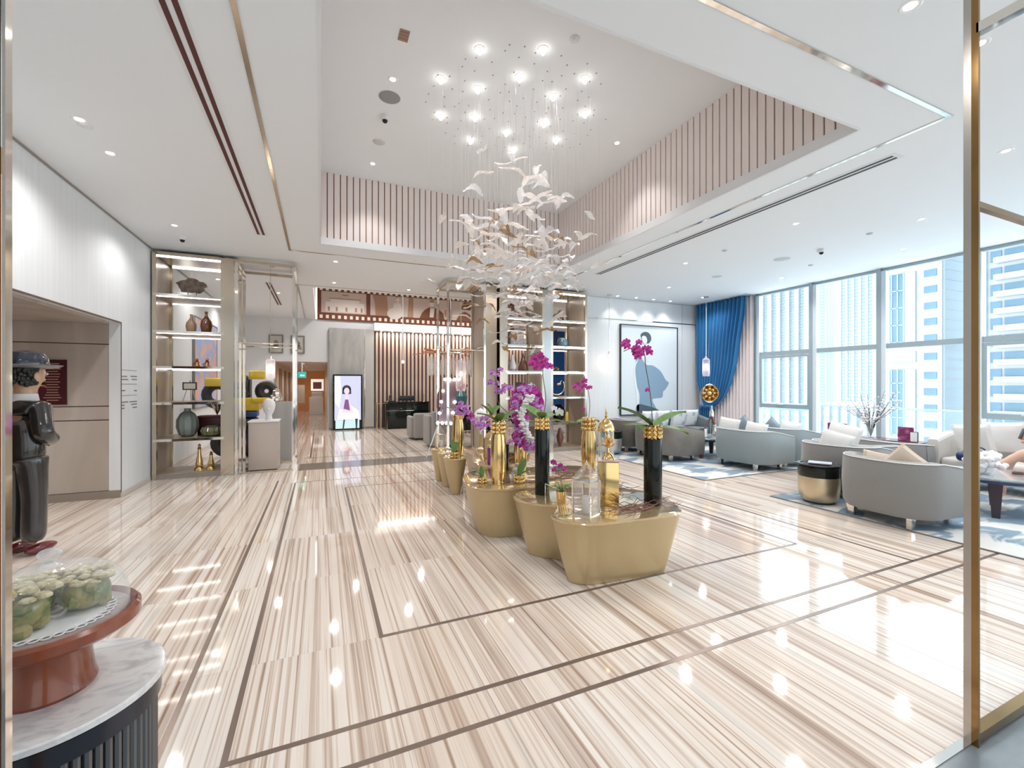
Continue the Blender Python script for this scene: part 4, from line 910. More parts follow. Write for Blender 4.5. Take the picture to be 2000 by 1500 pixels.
barrel('long_sofa', 'slate blue sofa against the wall under the fashion artwork', (8.05, 8.32, 0), R(180), 1.75, .80, FS, hb=.72, legm=BRASS, piping=FS)
barrel('cream_sofa', 'cream sofa on which the woman sits by the window', (8.75, 2.35, 0), R(90), 2.3, .85, FW, hb=.78, ha=.68)
# pillows
def pillow(label, loc, rot, mt, s=.42, th=.13, group=None):
    n = 12; vs = []; fs = []
    for sgn in (1, -1):
        for j in range(n+1):
            for i in range(n+1):
                x, y = -1+2*i/n, -1+2*j/n; e = max(0, (1-x**4))*max(0, (1-y**4)); pinch = 1-.08*(1-x*x)*0-.10*(x*x+y*y-2*x*x*y*y)*.5
                vs.append((x*s/2*pinch, y*s/2*pinch, sgn*th/2*e**.5+.0))
    N = (n+1)**2
    for b, fl in ((0, 0), (N, 1)):
        for j in range(n):
            for i in range(n):
                a = b+j*(n+1)+i; q = (a, a+1, a+n+2, a+n+1); fs.append(tuple(reversed(q)) if fl else q)
    o = tag(ob('cushion', M().add(vs, fs), mt), label, 'cushion', group); o.location = loc; o.rotation_euler = rot
    return o
PW = mat('white_cushion', (.74,.74,.73), .85, bump=.2, scale=(30,30,30)); PB = mat('blue_grey_cushion', (.22,.28,.33), .8); PT = mat('tan_cushion', (.55,.46,.37), .8)
PP = mat('print_cushion', (.74,.74,.74), .85, col2=(.25,.38,.55), scale=(9,9,9), lo=.60, hi=.66)
pillow('large tan cushion standing on its corner in the nearest grey armchair', (5.68, 2.58, .62), (R(80), R(40), R(-80)), PT, .36)
pillow('flat tan cushion lying beside the upright one in the nearest grey armchair', (5.72, 2.82, .58), (R(60), R(10), R(-60)), PT, .34)
pillow('white cushion in the armchair beyond the drum table', (6.46, 3.72, .66), (R(78), R(14), R(-75)), PW, .38)
pillow('white cushion in the middle-row armchair before the console', (7.35, 4.12, .66), (R(78), R(12), R(-85)), PW, .46)
pillow('white cushion at the left end of the farther blue-grey loveseat', (6.98, 5.86, .64), (R(80), R(5), R(-90)), PW, .46)
pillow('dark blue-grey cushion standing on its corner in the farther loveseat', (7.05, 5.60, .66), (R(80), R(45), R(-90)), PB, .42)
pillow('low white cushion in front of the blue-grey one in the farther loveseat', (6.98, 5.32, .62), (R(75), R(5), R(-90)), PW, .42)
pillow('white cushion in the blue-grey barrel armchair', (7.86, 5.30, .62), (R(78), R(5), R(-95)), PW, .40)
pillow('dark cushion corner in the blue-grey barrel armchair', (7.90, 5.66, .62), (R(80), R(38), R(-95)), PB, .38)
for x, l in ((7.25,'leftmost'),(7.68,'second from left'),(8.20,'third from left'),(8.62,'rightmost')):
    pillow('%s of four white and blue printed cushions on the slate sofa' % l, (x, 8.36, .64), (R(102), 0, R(random.uniform(-6,6))), PP, .44)
pillow('white cushion at the left of the cream sofa', (8.62, 3.10, .70), (R(78), R(6), R(80)), PW, .46)
pillow('second white cushion on the cream sofa behind the first', (8.90, 2.86, .74), (R(78), R(4), R(90)), PW, .46)

# rugs
RUG = mat('rug_pattern', (.20,.28,.36), .95, col2=(.62,.62,.60), scale=(1.6,3.2,1), lo=.46, hi=.53, dist=.6, detail=3)
for (x0, x1, y0, y1, l) in ((5.50, 9.2, 1.58, 3.95, 'cream rug with slate blue blotches under the nearer seating group'), (5.45, 9.1, 5.02, 8.25, 'cream rug with slate blue blotches under the farther seating group')):
    o = thing('area_rug', l, 'rug', ((x0+x1)/2, (y0+y1)/2, .0))
    ob('pile', M().rbox(x0, x1, y0, y1, .0025, .014, .004, 1), RUG, o); ob('bound_edge', M().box(x0-.012,x1+.012,y0-.012,y0,.0025,.012).box(x0-.012,x1+.012,y1,y1+.012,.0025,.012).box(x0-.012,x0,y0,y1,.0025,.012).box(x1,x1+.012,y0,y1,.0025,.012), mat('rug_edge', (.20,.18,.17), .9), o, False)
# drum tables
def drum(x, y, label, body, s=1.0):
    o = thing('drum_table', label, 'side table', (x, y, 0)); r = .225*s
    ob('base', M().lathe([(r*.72,0.014),(r*.75,.03),(r*.70,.045)], (x,y,0), 32), DARK, o)
    ob('body', M().lathe([(r*.78,.04),(r*.93,.09),(r*.99,.18),(r,.30),(r*.99,.345)], (x,y,0), 40), body, o)
    ob('top_band', M().lathe([(r*1.0,.345),(r*1.02,.355),(r*1.0,.47),(r*.95,.48)], (x,y,0), 40), BLACK, o)
    ob('tray_top', M().lathe([(r*.95,.48),(r*1.03,.485),(r*1.03,.50),(r*.9,.50),(r*.88,.49),(0,.49)], (x,y,0), 40), mat('dark_tray', (.10,.10,.12), .15, .6), o)
    return o
drum(5.76, 3.50, 'black-topped gold drum side table between the two nearest grey seats', mat('brushed_gold', (.62,.52,.36), .35, .85))
drum(5.72, 7.75, 'black-topped silver drum side table beside the dark armchair', mat('brushed_silver', (.66,.66,.66), .35, .8))
o = thing('magazine', 'white leaflet lying on the black-topped gold drum table', 'magazine', (5.78, 3.50, .50))
ob('pages', M().box(-.09,.09,-.12,.12,0,.008).tf(Matrix.Translation((5.78,3.50,.502))@Matrix.Rotation(.5,4,'Z')), SHIRT, o, False); ob('cover', M().box(-.092,.092,-.122,.122,.008,.010).tf(Matrix.Translation((5.78,3.50,.502))@Matrix.Rotation(.5,4,'Z')), mat('cover_blue', (.45,.52,.60), .4), o, False)
# coffee tables
def ctable(x, y, r, h, label, legm, glass, n=4, ph=.4):
    o = thing('coffee_table', label, 'coffee table', (x, y, 0))
    ob('table_top', M().lathe([(r*.96,h-.035),(r,h-.02),(r,h-.006),(r*.985,h),(0,h)], (x,y,0), 48), glass, o)
    ob('under_rim', M().lathe([(r*.90,h-.07),(r*.94,h-.035),(r*.5,h-.036)], (x,y,0), 40), mat('dark_blue_rim', (.03,.05,.12), .3), o)
    for k in range(n):
        a = ph+2*math.pi*k/n; c_, s_ = math.cos(a), math.sin(a); m = M()
        w0, w1 = .032, .055
        for (rr, z, w_) in ((r*.80, .014, w0), (r*.78, h-.05, w1)):
            for du, dv in ((-1,-1),(1,-1),(1,1),(-1,1)): m.v.append((x+c_*(rr+dv*.03)-s_*du*w_, y+s_*(rr+dv*.03)+c_*du*w_, z))
        m.f += [(0,3,2,1),(4,5,6,7),(0,1,5,4),(1,2,6,5),(2,3,7,6),(3,0,4,7)]
        ob('leg', m, legm, o, False)
    return o
GT = mat('smoked_mirror_top', (.55,.60,.64), .05, .6)
ctable(7.22, 2.42, .46, .46, 'round table with grey mirror top and thick dark legs before the cream sofa', mat('dark_walnut', (.035,.02,.03), .25), GT, 4, .35)
ctable(7.35, 6.70, .50, .42, 'round low table with dark wooden legs on the farther rug', mat('walnut_leg', (.13,.06,.05), .35), GT, 4, .5)
m = M().lathe([(.05,0),(.055,.01),(.05,.08),(.02,.16),(.015,.22),(.03,.24),(.02,.26)], (7.30,6.45,.42), 14)
tag(ob('lantern_ornament', m, CHROME), 'slender silver lantern on the farther low table', 'lantern')
o = thing('menu_stand', 'dark menu stand with a white card on the farther low table', 'menu stand', (7.10, 6.55, .42))
ob('holder', M().box(7.02,7.18,6.54,6.57,.42,.60), DARK, o, False); ob('card', M().box(7.10,7.16,6.52,6.54,.43,.59), SHIRT, o, False)
# white flowers on the near round table
o = thing('flower_bowl', 'small glass vase of white flowers on the near round mirror-top table', 'vase', (7.02, 2.44, .46))
ob('glass_bowl', M().lathe([(.05,0),(.075,.03),(.07,.09),(.06,.11)], (7.02,2.44,.46), 20), clear('clear_glass', (.9,.95,.97), .2), o)
fl = mesh_of('white_bloom', M().ball((0,0,0), .05, 8, 5, (1,1,.7)).ball((.035,.02,.02), .03, 6, 4).ball((-.03,.02,.025), .03, 6, 4).ball((0,-.035,.02), .03, 6, 4), PETW)
for k in range(14):
    a = k*2.4; r_ = .03+.010*k; inst(fl, 'bloom', (r_*math.cos(a), r_*math.sin(a), .15+.06*math.cos(k)), (random.random(),random.random(),a), parent=o)
tag(ob('ashtray', M().lathe([(.05,0),(.06,.02),(.05,.02),(.045,.006),(0,.006)], (7.38,2.28,.46), 16), mat('brown_glass', (.16,.06,.03), .2, coat=.4)), 'little brown dish on the near round mirror-top table', 'dish')
# console by the windows
co = thing('console_table', 'long dark-topped console table along the windows', 'console table', (8.75, 4.5, 0))
ob('table_top', M().rbox(8.55, 8.95, 3.72, 5.32, .545, .575, .006, 1), mat('dark_rosewood', (.14,.04,.05), .2), co)
for y in (3.80, 4.52, 5.24):
    for x in (8.60, 8.90): ob('leg', M().box(x-.012,x+.012,y-.012,y+.012,0,.545), CHROME, co, False)
PLUM = mat('plum_print', (.20,.03,.11), .3, col2=(.60,.20,.40), scale=(9,9,14), lo=.45, hi=.65)
for (u0, v0, u1, v1, l) in ((1617,825,1654,846,'left of two plum printed display cards on the console'), (1754,833,1785,857,'right of two plum printed display cards on the console')):
    a = GX(u0, v0, 8.68); b = GX(u1, v1, 8.68); o = thing('display_card', l, 'display card', (8.68, (a[1]+b[1])/2, .575))
    zt = a[2]; ob('card', M().box(8.67, 8.685, b[1], a[1], .575, zt), PLUM, o, False); ob('holder_foot', M().box(8.66,8.76,b[1]+.02,a[1]-.02,.575,.583), DARK, o, False)
a = GX(1777, 843, 8.62); b = GX(1793, 860, 8.62)
o = thing('display_card', 'small white upright card at the right end of the console', 'display card', (8.62, (a[1]+b[1])/2, .575))
ob('frame', M().box(8.62,8.635,b[1],a[1],.575,a[2]), DARK, o, False); ob('card', M().box(8.615,8.62,b[1]+.008,a[1]-.008,.585,a[2]-.008), SHIRT, o, False)
bv = thing('blossom_vase', 'glass vase of white blossom branches on the window console', 'vase', (8.72, 4.44, .575))
ob('glass_vase', M().lathe([(.05,0),(.055,.02),(.05,.10),(.045,.20),(.06,.26)], (8.72,4.44,.575), 18), clear('clear_glass', (.9,.95,.97), .2), bv)
m = M(); tips = []
for k in range(26):
    a = random.uniform(0, 2*math.pi); sp_ = random.uniform(.12,.48); hh = random.uniform(.45,.82)
    p = [Vector((8.72,4.44,.60)), Vector((8.72+.06*math.cos(a),4.44+.08*math.sin(a),.86)), Vector((8.72+sp_*.3*math.cos(a),4.44+sp_*.6*math.sin(a),.75+hh*.45)), Vector((8.72+sp_*.6*math.cos(a),4.44+sp_*math.sin(a),.60+hh))]
    m.tube(p, [.006,.005,.004,.002], 5)
    for t_ in [i/9 for i in range(10)]:
        q = p[1].lerp(p[2], t_) if t_ < .4 else p[2].lerp(p[3], (t_-.4)/.6); tips.append(q+Vector([random.gauss(0,.022) for _ in range(3)]))
ob('branches', m, mat('branch_dark', (.09,.08,.09), .7), bv)
m = M()
for q in tips[:]: m.ball(q, random.uniform(.010,.020), 6, 4, (1,1,.8))
o_ = ob('blossom', m, PETW, bv); o_['kind'] = 'stuff'
# tripod spotlight lamp
tl = thing('tripod_lamp', 'gold studio-style tripod floor lamp in front of the blue curtain', 'floor lamp', (0,0,0))
B_ = Vector(GD(1390, 812, 10.1)); tl.location = (B_.x, B_.y, 0)
hc = Vector(GD(1386, 768, 10.0))
m = M().lathe([(.06,-.16),(.13,-.14),(.165,-.05),(.17,.06),(.19,.08),(.175,.08),(.16,.05),(.09,-.02),(0,-.04)], (0,0,0), 28)
m.tf(Matrix.Translation(hc)@(Vector((-.75,-.65,.05)).to_track_quat('Z','Y').to_matrix().to_4x4()))
ob('lamp_head', m, GOLD, tl)
m = M().ball((0,0,.03), .06, 10, 7)
for k in range(8): m.ball((.10*math.cos(k*.785),.10*math.sin(k*.785),.03), .035, 7, 5)
m.tf(Matrix.Translation(hc)@(Vector((-.75,-.65,.05)).to_track_quat('Z','Y').to_matrix().to_4x4())); ob('reflector_studs', m, mat('bright_gold', (.95,.72,.40), .15, 1), tl)
ob('head_ring', torus(M(), (hc.x+.05,hc.y+.05,hc.z), .21, .012, 'y'), CHROME, tl)
ob('neck', M().lathe([(.05,-.02),(.05,.08),(.015,.16),(.015,.24)], (B_.x,B_.y,B_.z), 12), CHROME, tl)
for a in (R(20), R(150), R(270)): ob('leg', M().tube([B_, (B_.x+.42*math.cos(a), B_.y+.35*math.sin(a), .014)], [.022,.016], 8), mat('tripod_wood', (.14,.07,.05), .4), tl)
ob('centre_column', M().tube([(B_.x,B_.y,.3), B_], .012, 8), CHROME, tl)

# ================================================================ GOLD DISPLAY TABLES
TZ = .50
def ftable(label, outline, inset, x_):
    pts = spline(outline, 7); n = len(pts); area = sum(pts[i][0]*pts[(i+1)%n][1]-pts[(i+1)%n][0]*pts[i][1] for i in range(n))
    if area < 0: pts.reverse()
    cx, cy = sum(p[0] for p in pts)/n, sum(p[1] for p in pts)/n
    def off(d):
        out = []
        for i in range(n):
            t = Vector(pts[(i+1)%n])-Vector(pts[i-1]); t.normalize(); out.append((pts[i][0]-t.y*d, pts[i][1]+t.x*d))
        return out
    rings = [(inset, .003), (inset-.004, .02), (inset*.5, .25), (.012, TZ-.028), (.002, TZ-.018), (.0, TZ-.010), (.006, TZ-.003), (.016, TZ)]
    o = thing('display_table', label, 'display table', (cx, cy, 0))
    def build(rr, nm, cap0, cap1):
        vs = []; fs = []
        for d, z in rr: vs += [(x, y, z) for x, y in off(d)]
        for k in range(len(rr)-1):
            for i in range(n): fs.append((k*n+i, k*n+(i+1)%n, (k+1)*n+(i+1)%n, (k+1)*n+i))
        if cap0: fs.append(tuple(reversed(range(n))))
        if cap1: fs.append(tuple((len(rr)-1)*n+i for i in range(n)))
        return ob(nm, M().add(vs, fs), GOLDP if nm == 'body' else mat('gold_lacquer_top', (.66,.50,.27), .10, .65, coat=.6), o)
    build(rings[:5], 'body', True, False); build(rings[4:], 'table_top', False, True)
    return o
ftable('front wavy gold display table, nearest the camera with two black vases', [(1.60,2.92),(1.63,2.76),(1.78,2.635),(2.05,2.60),(2.40,2.575),(2.58,2.60),(2.68,2.72),(2.78,2.95),(2.82,3.18),(2.66,3.42),(2.38,3.58),(2.05,3.70),(1.76,3.74),(1.60,3.62),(1.56,3.45),(1.65,3.27),(1.77,3.15),(1.70,3.04)], .13, 0)
ftable('second gold display table, round-ended, carrying the fluted gold vase', [(1.36,4.36),(1.35,4.12),(1.44,3.92),(1.66,3.82),(2.0,3.80),(2.45,3.86),(2.9,4.0),(3.05,4.3),(2.85,4.62),(2.4,4.72),(2.0,4.85),(1.65,4.82),(1.44,4.62)], .12, 0)
ftable('rear gold display table under the glass and gold lanterns', [(1.80,5.30),(1.88,5.02),(2.2,4.98),(2.55,5.25),(2.72,5.7),(2.66,6.2),(2.5,6.6),(2.2,6.75),(2.02,6.5),(2.0,6.1),(1.92,5.75)], .12, 0)
ftable('nearest of three narrow gold pedestal tables in the rear row', [(1.54,5.80),(1.60,5.66),(1.72,5.62),(1.82,5.68),(1.86,5.84),(1.80,6.0),(1.68,6.05),(1.57,5.97)], .10, 0)
ftable('middle of three narrow gold pedestal tables in the rear row', [(1.55,6.25),(1.62,6.12),(1.76,6.10),(1.86,6.2),(1.86,6.36),(1.76,6.46),(1.62,6.42)], .09, 0)
ftable('farthest of three narrow gold pedestal tables in the rear row', [(1.56,6.68),(1.63,6.55),(1.77,6.54),(1.88,6.62),(1.88,6.80),(1.76,6.90),(1.62,6.85)], .09, 0)

# orchids and vases
leafm = M()
vs = []; n = 10
for i in range(n+1):
    t_ = i/n; w_ = .5*math.sin(math.pi*min(1, t_*.93+.07))**.75*.46; z = .35*math.sin(t_*1.9)*.6
    vs += [(-w_, t_, z+.05*(1 if i else 0)), (0, t_, z), (w_, t_, z+.05*(1 if i else 0))]
fs = []
for i in range(n): fs += [(i*3,i*3+1,i*3+4,i*3+3),(i*3+1,i*3+2,i*3+5,i*3+4)]
LEAF = mesh_of('orchid_leaf', leafm.add(vs, fs), GREEN)
def blossom_mesh(mt):
    m = M()
    def petal(a, l, w_, tilt):
        n = 6; vs = [(0,0,0)]
        for i in range(9):
            q = math.pi*2*i/9; x = w_*math.sin(q); y = l*.55-l*.45*math.cos(q); vs.append((x, y, tilt*y+.15*abs(x)))
        m0 = len(m.v); m.add(vs, [(0,1+i,1+(i+1)%9) for i in range(9)]); m.tf(Matrix.Rotation(a,4,'Z'), m0)
    for a in (0, 2.2, -2.2): petal(a, 1.0, .30, .12)
    for a in (1.15, -1.15): petal(a, 1.0, .46, .2)
    m.ball((0,-.12,.12), .17, 6, 4, (1,1,1.3)); m.ball((0,.0,.2), .09, 5, 4)
    return mesh_of('blossom', m, mt)
BL_M, BL_L, BL_W = blossom_mesh(PURP), blossom_mesh(PURL), blossom_mesh(PETW)
def orchid(o, base, leaves, stem, blooms, bm, s=.045, spread=.05, facing=None):
    """adds leaves, stem and blossoms as parts of o; positions in world metres"""
    p_ = wl(o)
    for az, el, l in leaves:
        inst(LEAF, 'leaf', Vector(base)-p_, (R(el), 0, R(az)), (l, l, l), o)
    if stem: ob('flower_stem', M().tube(spline([tuple(q) for q in stem], 5, False), .004, 6), STEM, o)
    for q in blooms:
        q = Vector(q)+Vector([random.gauss(0, s*.45) for _ in range(3)]); d = (Vector((0,0,H))-q); d += Vector((random.uniform(-1.6,1.6), random.uniform(-1,1), random.uniform(-1.2,1.2)))
        rot = d.to_track_quat('Z', 'Y').to_euler()
        s1 = s*random.uniform(.62,.92); inst(bm, 'blossom', q-p_, (rot.x, rot.y, rot.z), (s1,s1,s1), o)
def collar(o, x, y, z0, z1, r, nb=9, rows=3):
    m = M(); rr = (z1-z0)/rows/2
    for k in range(rows):
        for i in range(nb):
            a = 2*math.pi*(i+.5*(k%2)*0)/nb; m.ball((x+(r-rr*.4)*math.cos(a), y+(r-rr*.4)*math.sin(a), z0+rr*(2*k+1)), rr*1.06, 9, 6)
    m.lathe([(r-rr*.8,z0),(r-rr*.8,z1)], (x,y,0), 16)
    ob('beaded_collar', m, GOLD, o)
def tvase(label, x, y, z, h, r, kind, hc_=.11, nb=9, rc=None):
    o = thing('orchid_vase', label, 'vase', (x, y, z))
    if kind == 'gold':
        ob('vase_body', M().lathe([(r*.80,0),(r*.82,.01),(r*.80,.02),(r*.92,h*.2),(r,h*.42),(r*1.0,h*.62),(r*.93,h*.84),(r*.80,h*.97),(r*.80,h)], (x,y,z), 72, .009, 24), GOLD, o)
    else:
        ob('vase_body', M().lathe([(r*.96,0),(r,.006),(r,h-.006),(r*.97,h)], (x,y,z), 40), BLACK, o)
    collar(o, x, y, z+h, z+h+hc_, (rc or r*.92), nb)
    return o, z+h+hc_
# front left black vase + orchid
def P3(u, v, D): return GD(u, v, D)
x, y, _ = G(1062, 966, TZ); o, zt = tvase('left black cylinder vase on the front gold table, with a tall magenta orchid', x, y+.03, TZ, .585, .066, 'black')
D0 = x*ss+(y+.03)*cc
orchid(o, (x, y+.03, zt-.02), [(20,12,.30),(-60,-8,.30),(-100,-25,.32),(150,10,.2)], [(x,y+.03,zt-.02), P3(1066,780,D0), P3(1060,730,D0), P3(1063,700,D0), P3(1050,703,D0), P3(1038,712,D0)], [P3(u,v,D0) for u,v in ((1036,706),(1044,712),(1052,702),(1058,712),(1064,704),(1070,712),(1062,718),(1054,722),(1072,718),(1066,698),(1046,702),(1058,698))], BL_M, .05)
for q in ((1081,806),(1088,800)): orchid(o, (x,y,zt), [], None, [P3(*q, D0+.1)], BL_W, .05)
# front right black vase + orchid
x, y, _ = G(1280, 986, TZ); y += .03; o, zt = tvase('right black cylinder vase on the front gold table, broad orchid leaves spreading over it', x, y, TZ, .545, .074, 'black', .115)
D0 = x*ss+y*cc
orchid(o, (x, y, zt-.02), [(75,16,.34),(-98,8,.34),(50,-12,.24),(-150,-20,.28),(110,-14,.24)], [(x,y,zt-.02), P3(1272,790,D0), P3(1268,755,D0), P3(1261,715,D0), P3(1258,690,D0), P3(1243,678,D0), P3(1218,686,D0)], [P3(u,v,D0) for u,v in ((1219,679),(1226,676),(1232,682),(1238,675),(1243,684),(1248,678),(1252,688),(1257,680),(1261,686),(1266,679),(1270,686),(1246,692),(1240,690),(1264,692),(1235,689))], BL_M, .045)
orchid(o, (x,y,zt), [], None, [P3(1262,762,D0)], BL_M, .03)
# fluted gold vase
x, y, _ = G(977, 946, TZ); y += .05; o, zt = tvase('large fluted gold vase with beaded collar on the second gold table', x, y, TZ, .50, .080, 'gold', .13, 9, .068)
orchid(o, (x, y, zt-.02), [(100,10,.26),(-80,12,.24),(170,20,.2)], None, [], BL_M)
D0 = x*ss+y*cc
# gold vase right
x, y, _ = G(1150, 920, TZ); o, zt = tvase('amber gold bottle-shaped vase behind the front table with a small magenta orchid spray', x, y, TZ, .47, .088, 'gold', .15, 9, .075)
D0 = x*ss+y*cc
orchid(o, (x, y, zt-.03), [(110,-20,.22),(-70,-25,.2)], [(x,y,zt), P3(1152,790,D0), P3(1149,765,D0), P3(1143,752,D0), P3(1128,755,D0)], [P3(u,v,D0) for u,v in ((1125,756),(1131,751),(1137,754),(1143,750),(1148,756),(1152,760),(1137,748))], BL_M, .045)
orchid(o, (x,y,zt), [], None, [P3(1144,797,D0)], BL_M, .035)
# rear gold vase w lilac orchid
x, y, _ = G(900, 884, TZ); x += .05; o, zt = tvase('rear gold vase topped with lilac and magenta orchids on the rear pedestals', 1.74, 5.84, TZ, .52, .085, 'gold', .05)
orchid(o, (1.74,5.84,zt), [(60,20,.2)], None, [P3(u,v,6.05) for u,v in ((892,798),(898,793),(904,798),(910,805),(897,806),(905,790),(915,812),(893,811),(903,810))], BL_L, .06)
orchid(o, (1.74,5.84,zt), [], None, [P3(u,v,5.95) for u,v in ((918,810),(912,818),(921,818))], BL_M, .05)
# gold vase behind the fluted one
p = G(993, 905, TZ); o, zt = tvase('plain gold vase just behind the large fluted gold vase', 2.10, 4.55, TZ, .42, .075, 'gold', .14, 9, .065)
orchid(o, (2.10,4.55,zt), [(10,60,.22),(-90,-15,.22),(60,0,.2)], [(2.10,4.55,zt), P3(975,790,4.9), P3(972,760,4.9), P3(966,735,4.9)], [P3(u,v,4.9) for u,v in ((964,728),(970,734),(975,727),(968,745),(962,752),(972,757),(965,765),(978,765),(970,748),(984,760),(990,755),(996,762),(987,767))], BL_L, .05)
# black rear vase
o, zt = tvase('short black vase with gold collar on the rear gold table', 2.15, 5.62, TZ, .48, .07, 'black', .09, 9)
orchid(o, (2.15,5.62,zt), [(100,30,.22),(-60,20,.24),(20,50,.18)], None, [], BL_M)
# magenta spray in front of rear
o, zt = tvase('slender black vase holding a low magenta orchid spray', 1.98, 4.70, TZ, .30, .035, 'black', .03, 8)
orchid(o, (1.98,4.70,zt), [], [(1.98,4.70,zt), P3(948,838,4.95), P3(935,828,4.95)], [P3(u,v,4.95) for u,v in ((930,826),(937,822),(943,828),(950,824),(956,830),(948,834),(940,834),(960,826),(932,833))], BL_L, .05)
# small gold bead pots
def pot(label, x, y, z, r, h, leaves, blooms=(), D0=0, bm=BL_M, stem=None):
    o = thing('potted_orchid', label, 'potted plant', (x, y, z))
    collar(o, x, y, z, z+h, r, 8, 2)
    orchid(o, (x,y,z+h-.01), leaves, stem, [P3(u,v,D0) for u,v in blooms], bm, .04); return o
pot('little gold beaded pot with upright green leaf on the nearest rear pedestal', 1.66, 5.74, TZ, .055, .08, [(-50,45,.24),(-20,55,.22),(80,20,.12)])
pot('gold beaded pot with pale leaves at the right of the fluted gold vase', 1.84, 4.02, TZ, .05, .08, [(-60,40,.20),(70,20,.12),(-100,10,.15)], ((985,862),(992,866)), 4.4, BL_L)
pot('tiny gold pot with leaves left of the fluted gold vase', 1.50, 4.18, TZ, .045, .06, [(60,30,.14),(100,10,.12),(-10,50,.12)])
# small pot with grass and thin orchid on the front table
x, y, _ = G(1096, 982, TZ); o = thing('potted_orchid', 'small plain gold cup with grassy leaves and a tiny magenta orchid on the front table', 'potted plant', (x, y, TZ))
ob('gold_cup', M().lathe([(.034,0),(.036,.004),(.042,.10),(.040,.10),(.036,.085),(0,.085)], (x,y,TZ), 24), GOLD, o)
m = M()
for k in range(9):
    a = k*.75; m.tube([(x,y,TZ+.09), (x+.05*math.cos(a),y+.05*math.sin(a),TZ+.15), (x+.13*math.cos(a),y+.13*math.sin(a),TZ+.10+.03*(k%3))], [.004,.005,.001], 5)
ob('grassy_leaves', m, GREEN, o); D0 = x*ss+y*cc+.5
orchid(o, (x,y,TZ+.1), [], [(x,y,TZ+.09), P3(1096,940,D0-.3), P3(1094,912,D0), P3(1080,905,D0)], [P3(u,v,D0) for u,v in ((1078,904),(1084,910),(1080,914),(1094,912),(1100,916))], BL_M, .032)
# wire stand square
m = M(); p1 = Vector(G(1064, 985, TZ)); 
q1 = Vector(P3(1065,945,3.75)); q2 = Vector(P3(1085,952,3.9)); q3 = Vector(P3(1106,962,3.75))
m.tube([(q1.x,q1.y,TZ),tuple(q1),tuple(q2)], .004, 6).tube([tuple(q1),tuple(q3),(q3.x,q3.y,TZ)], .004, 6)
tag(ob('wire_stand', m, CHROME), 'thin square silver wire stand around the small gold cup', 'stand')
# flower garland sculpture
gx = 4.75
fgd = thing('orchid_garland', 'tall curling garland packed with purple and white orchids on a wire figure', 'flower arrangement', G(1012, 900, TZ))
path = [(1043,790),(1038,770),(1022,764),(1010,778),(1006,795),(1010,812),(1016,830),(1012,848),(1020,862),(1034,868)]
sp_ = spline([P3(u,v,gx) for u,v in path], 6, False)
ob('core_form', M().tube(sp_, .05, 8), PETW, fgd); p_ = wl(fgd)
for i, q in enumerate(sp_):
    for k in range(4):
        a = random.uniform(0, 2*math.pi); qq = Vector(q)+Vector((math.cos(a)*.055, random.uniform(-.08,-.02), math.sin(a)*.055))
        d = (Vector((0,0,H))-qq)+Vector([random.uniform(-2,2) for _ in range(3)]); rot = d.to_track_quat('Z','Y').to_euler()
        inst(BL_M if random.random() < .55 else (BL_L if random.random() < .7 else BL_W), 'blossom', qq-p_, tuple(rot), (.045,)*3, fgd)
m = M()
wl_ = spline([P3(u,v,gx-.12) for u,v in ((1036,775),(1028,785),(1022,800),(1018,812),(1022,826),(1028,842),(1034,856))], 5, False)
for q in wl_:
    for k in range(5): m.ball((q[0]+random.gauss(0,.018), q[1]+random.gauss(0,.012), q[2]+random.gauss(0,.018)), random.uniform(.012,.024), 6, 4, (1.3,1,.7))
ob('white_petal_spine', m, PETW, fgd); q = Vector(sp_[-1]); ob('wire_leg', M().tube([tuple(q), (p_.x,p_.y,TZ+.12)], .008, 6), STEM, fgd)
rb = thing('root_bowl', 'copper driftwood root base with a green-grey mossy top beneath the garland', 'ornament', (p_.x, p_.y, TZ))
m = M()
for k in range(22):
    a = random.uniform(0,6.28); b = a+random.uniform(.6,2); r_ = .13
    m.tube([(p_.x+r_*math.cos(a),p_.y+r_*math.sin(a),TZ+.008), (p_.x+r_*1.1*math.cos((a+b)/2),p_.y+r_*1.1*math.sin((a+b)/2),TZ+random.uniform(.03,.09)), (p_.x+r_*math.cos(b),p_.y+r_*math.sin(b),TZ+random.uniform(.01,.11))], [.012,.016,.010], 6)
ob('root_tangle', m, mat('copper_root', (.55,.28,.14), .3, .7), rb)
ob('moss_top', M().lathe([(.11,.10),(.15,.115),(.15,.13),(.12,.145),(0,.15)], (p_.x,p_.y,TZ), 24), mat('moss_green', (.17,.20,.09), .7, col2=(.35,.36,.22), scale=(30,30,30)), rb)
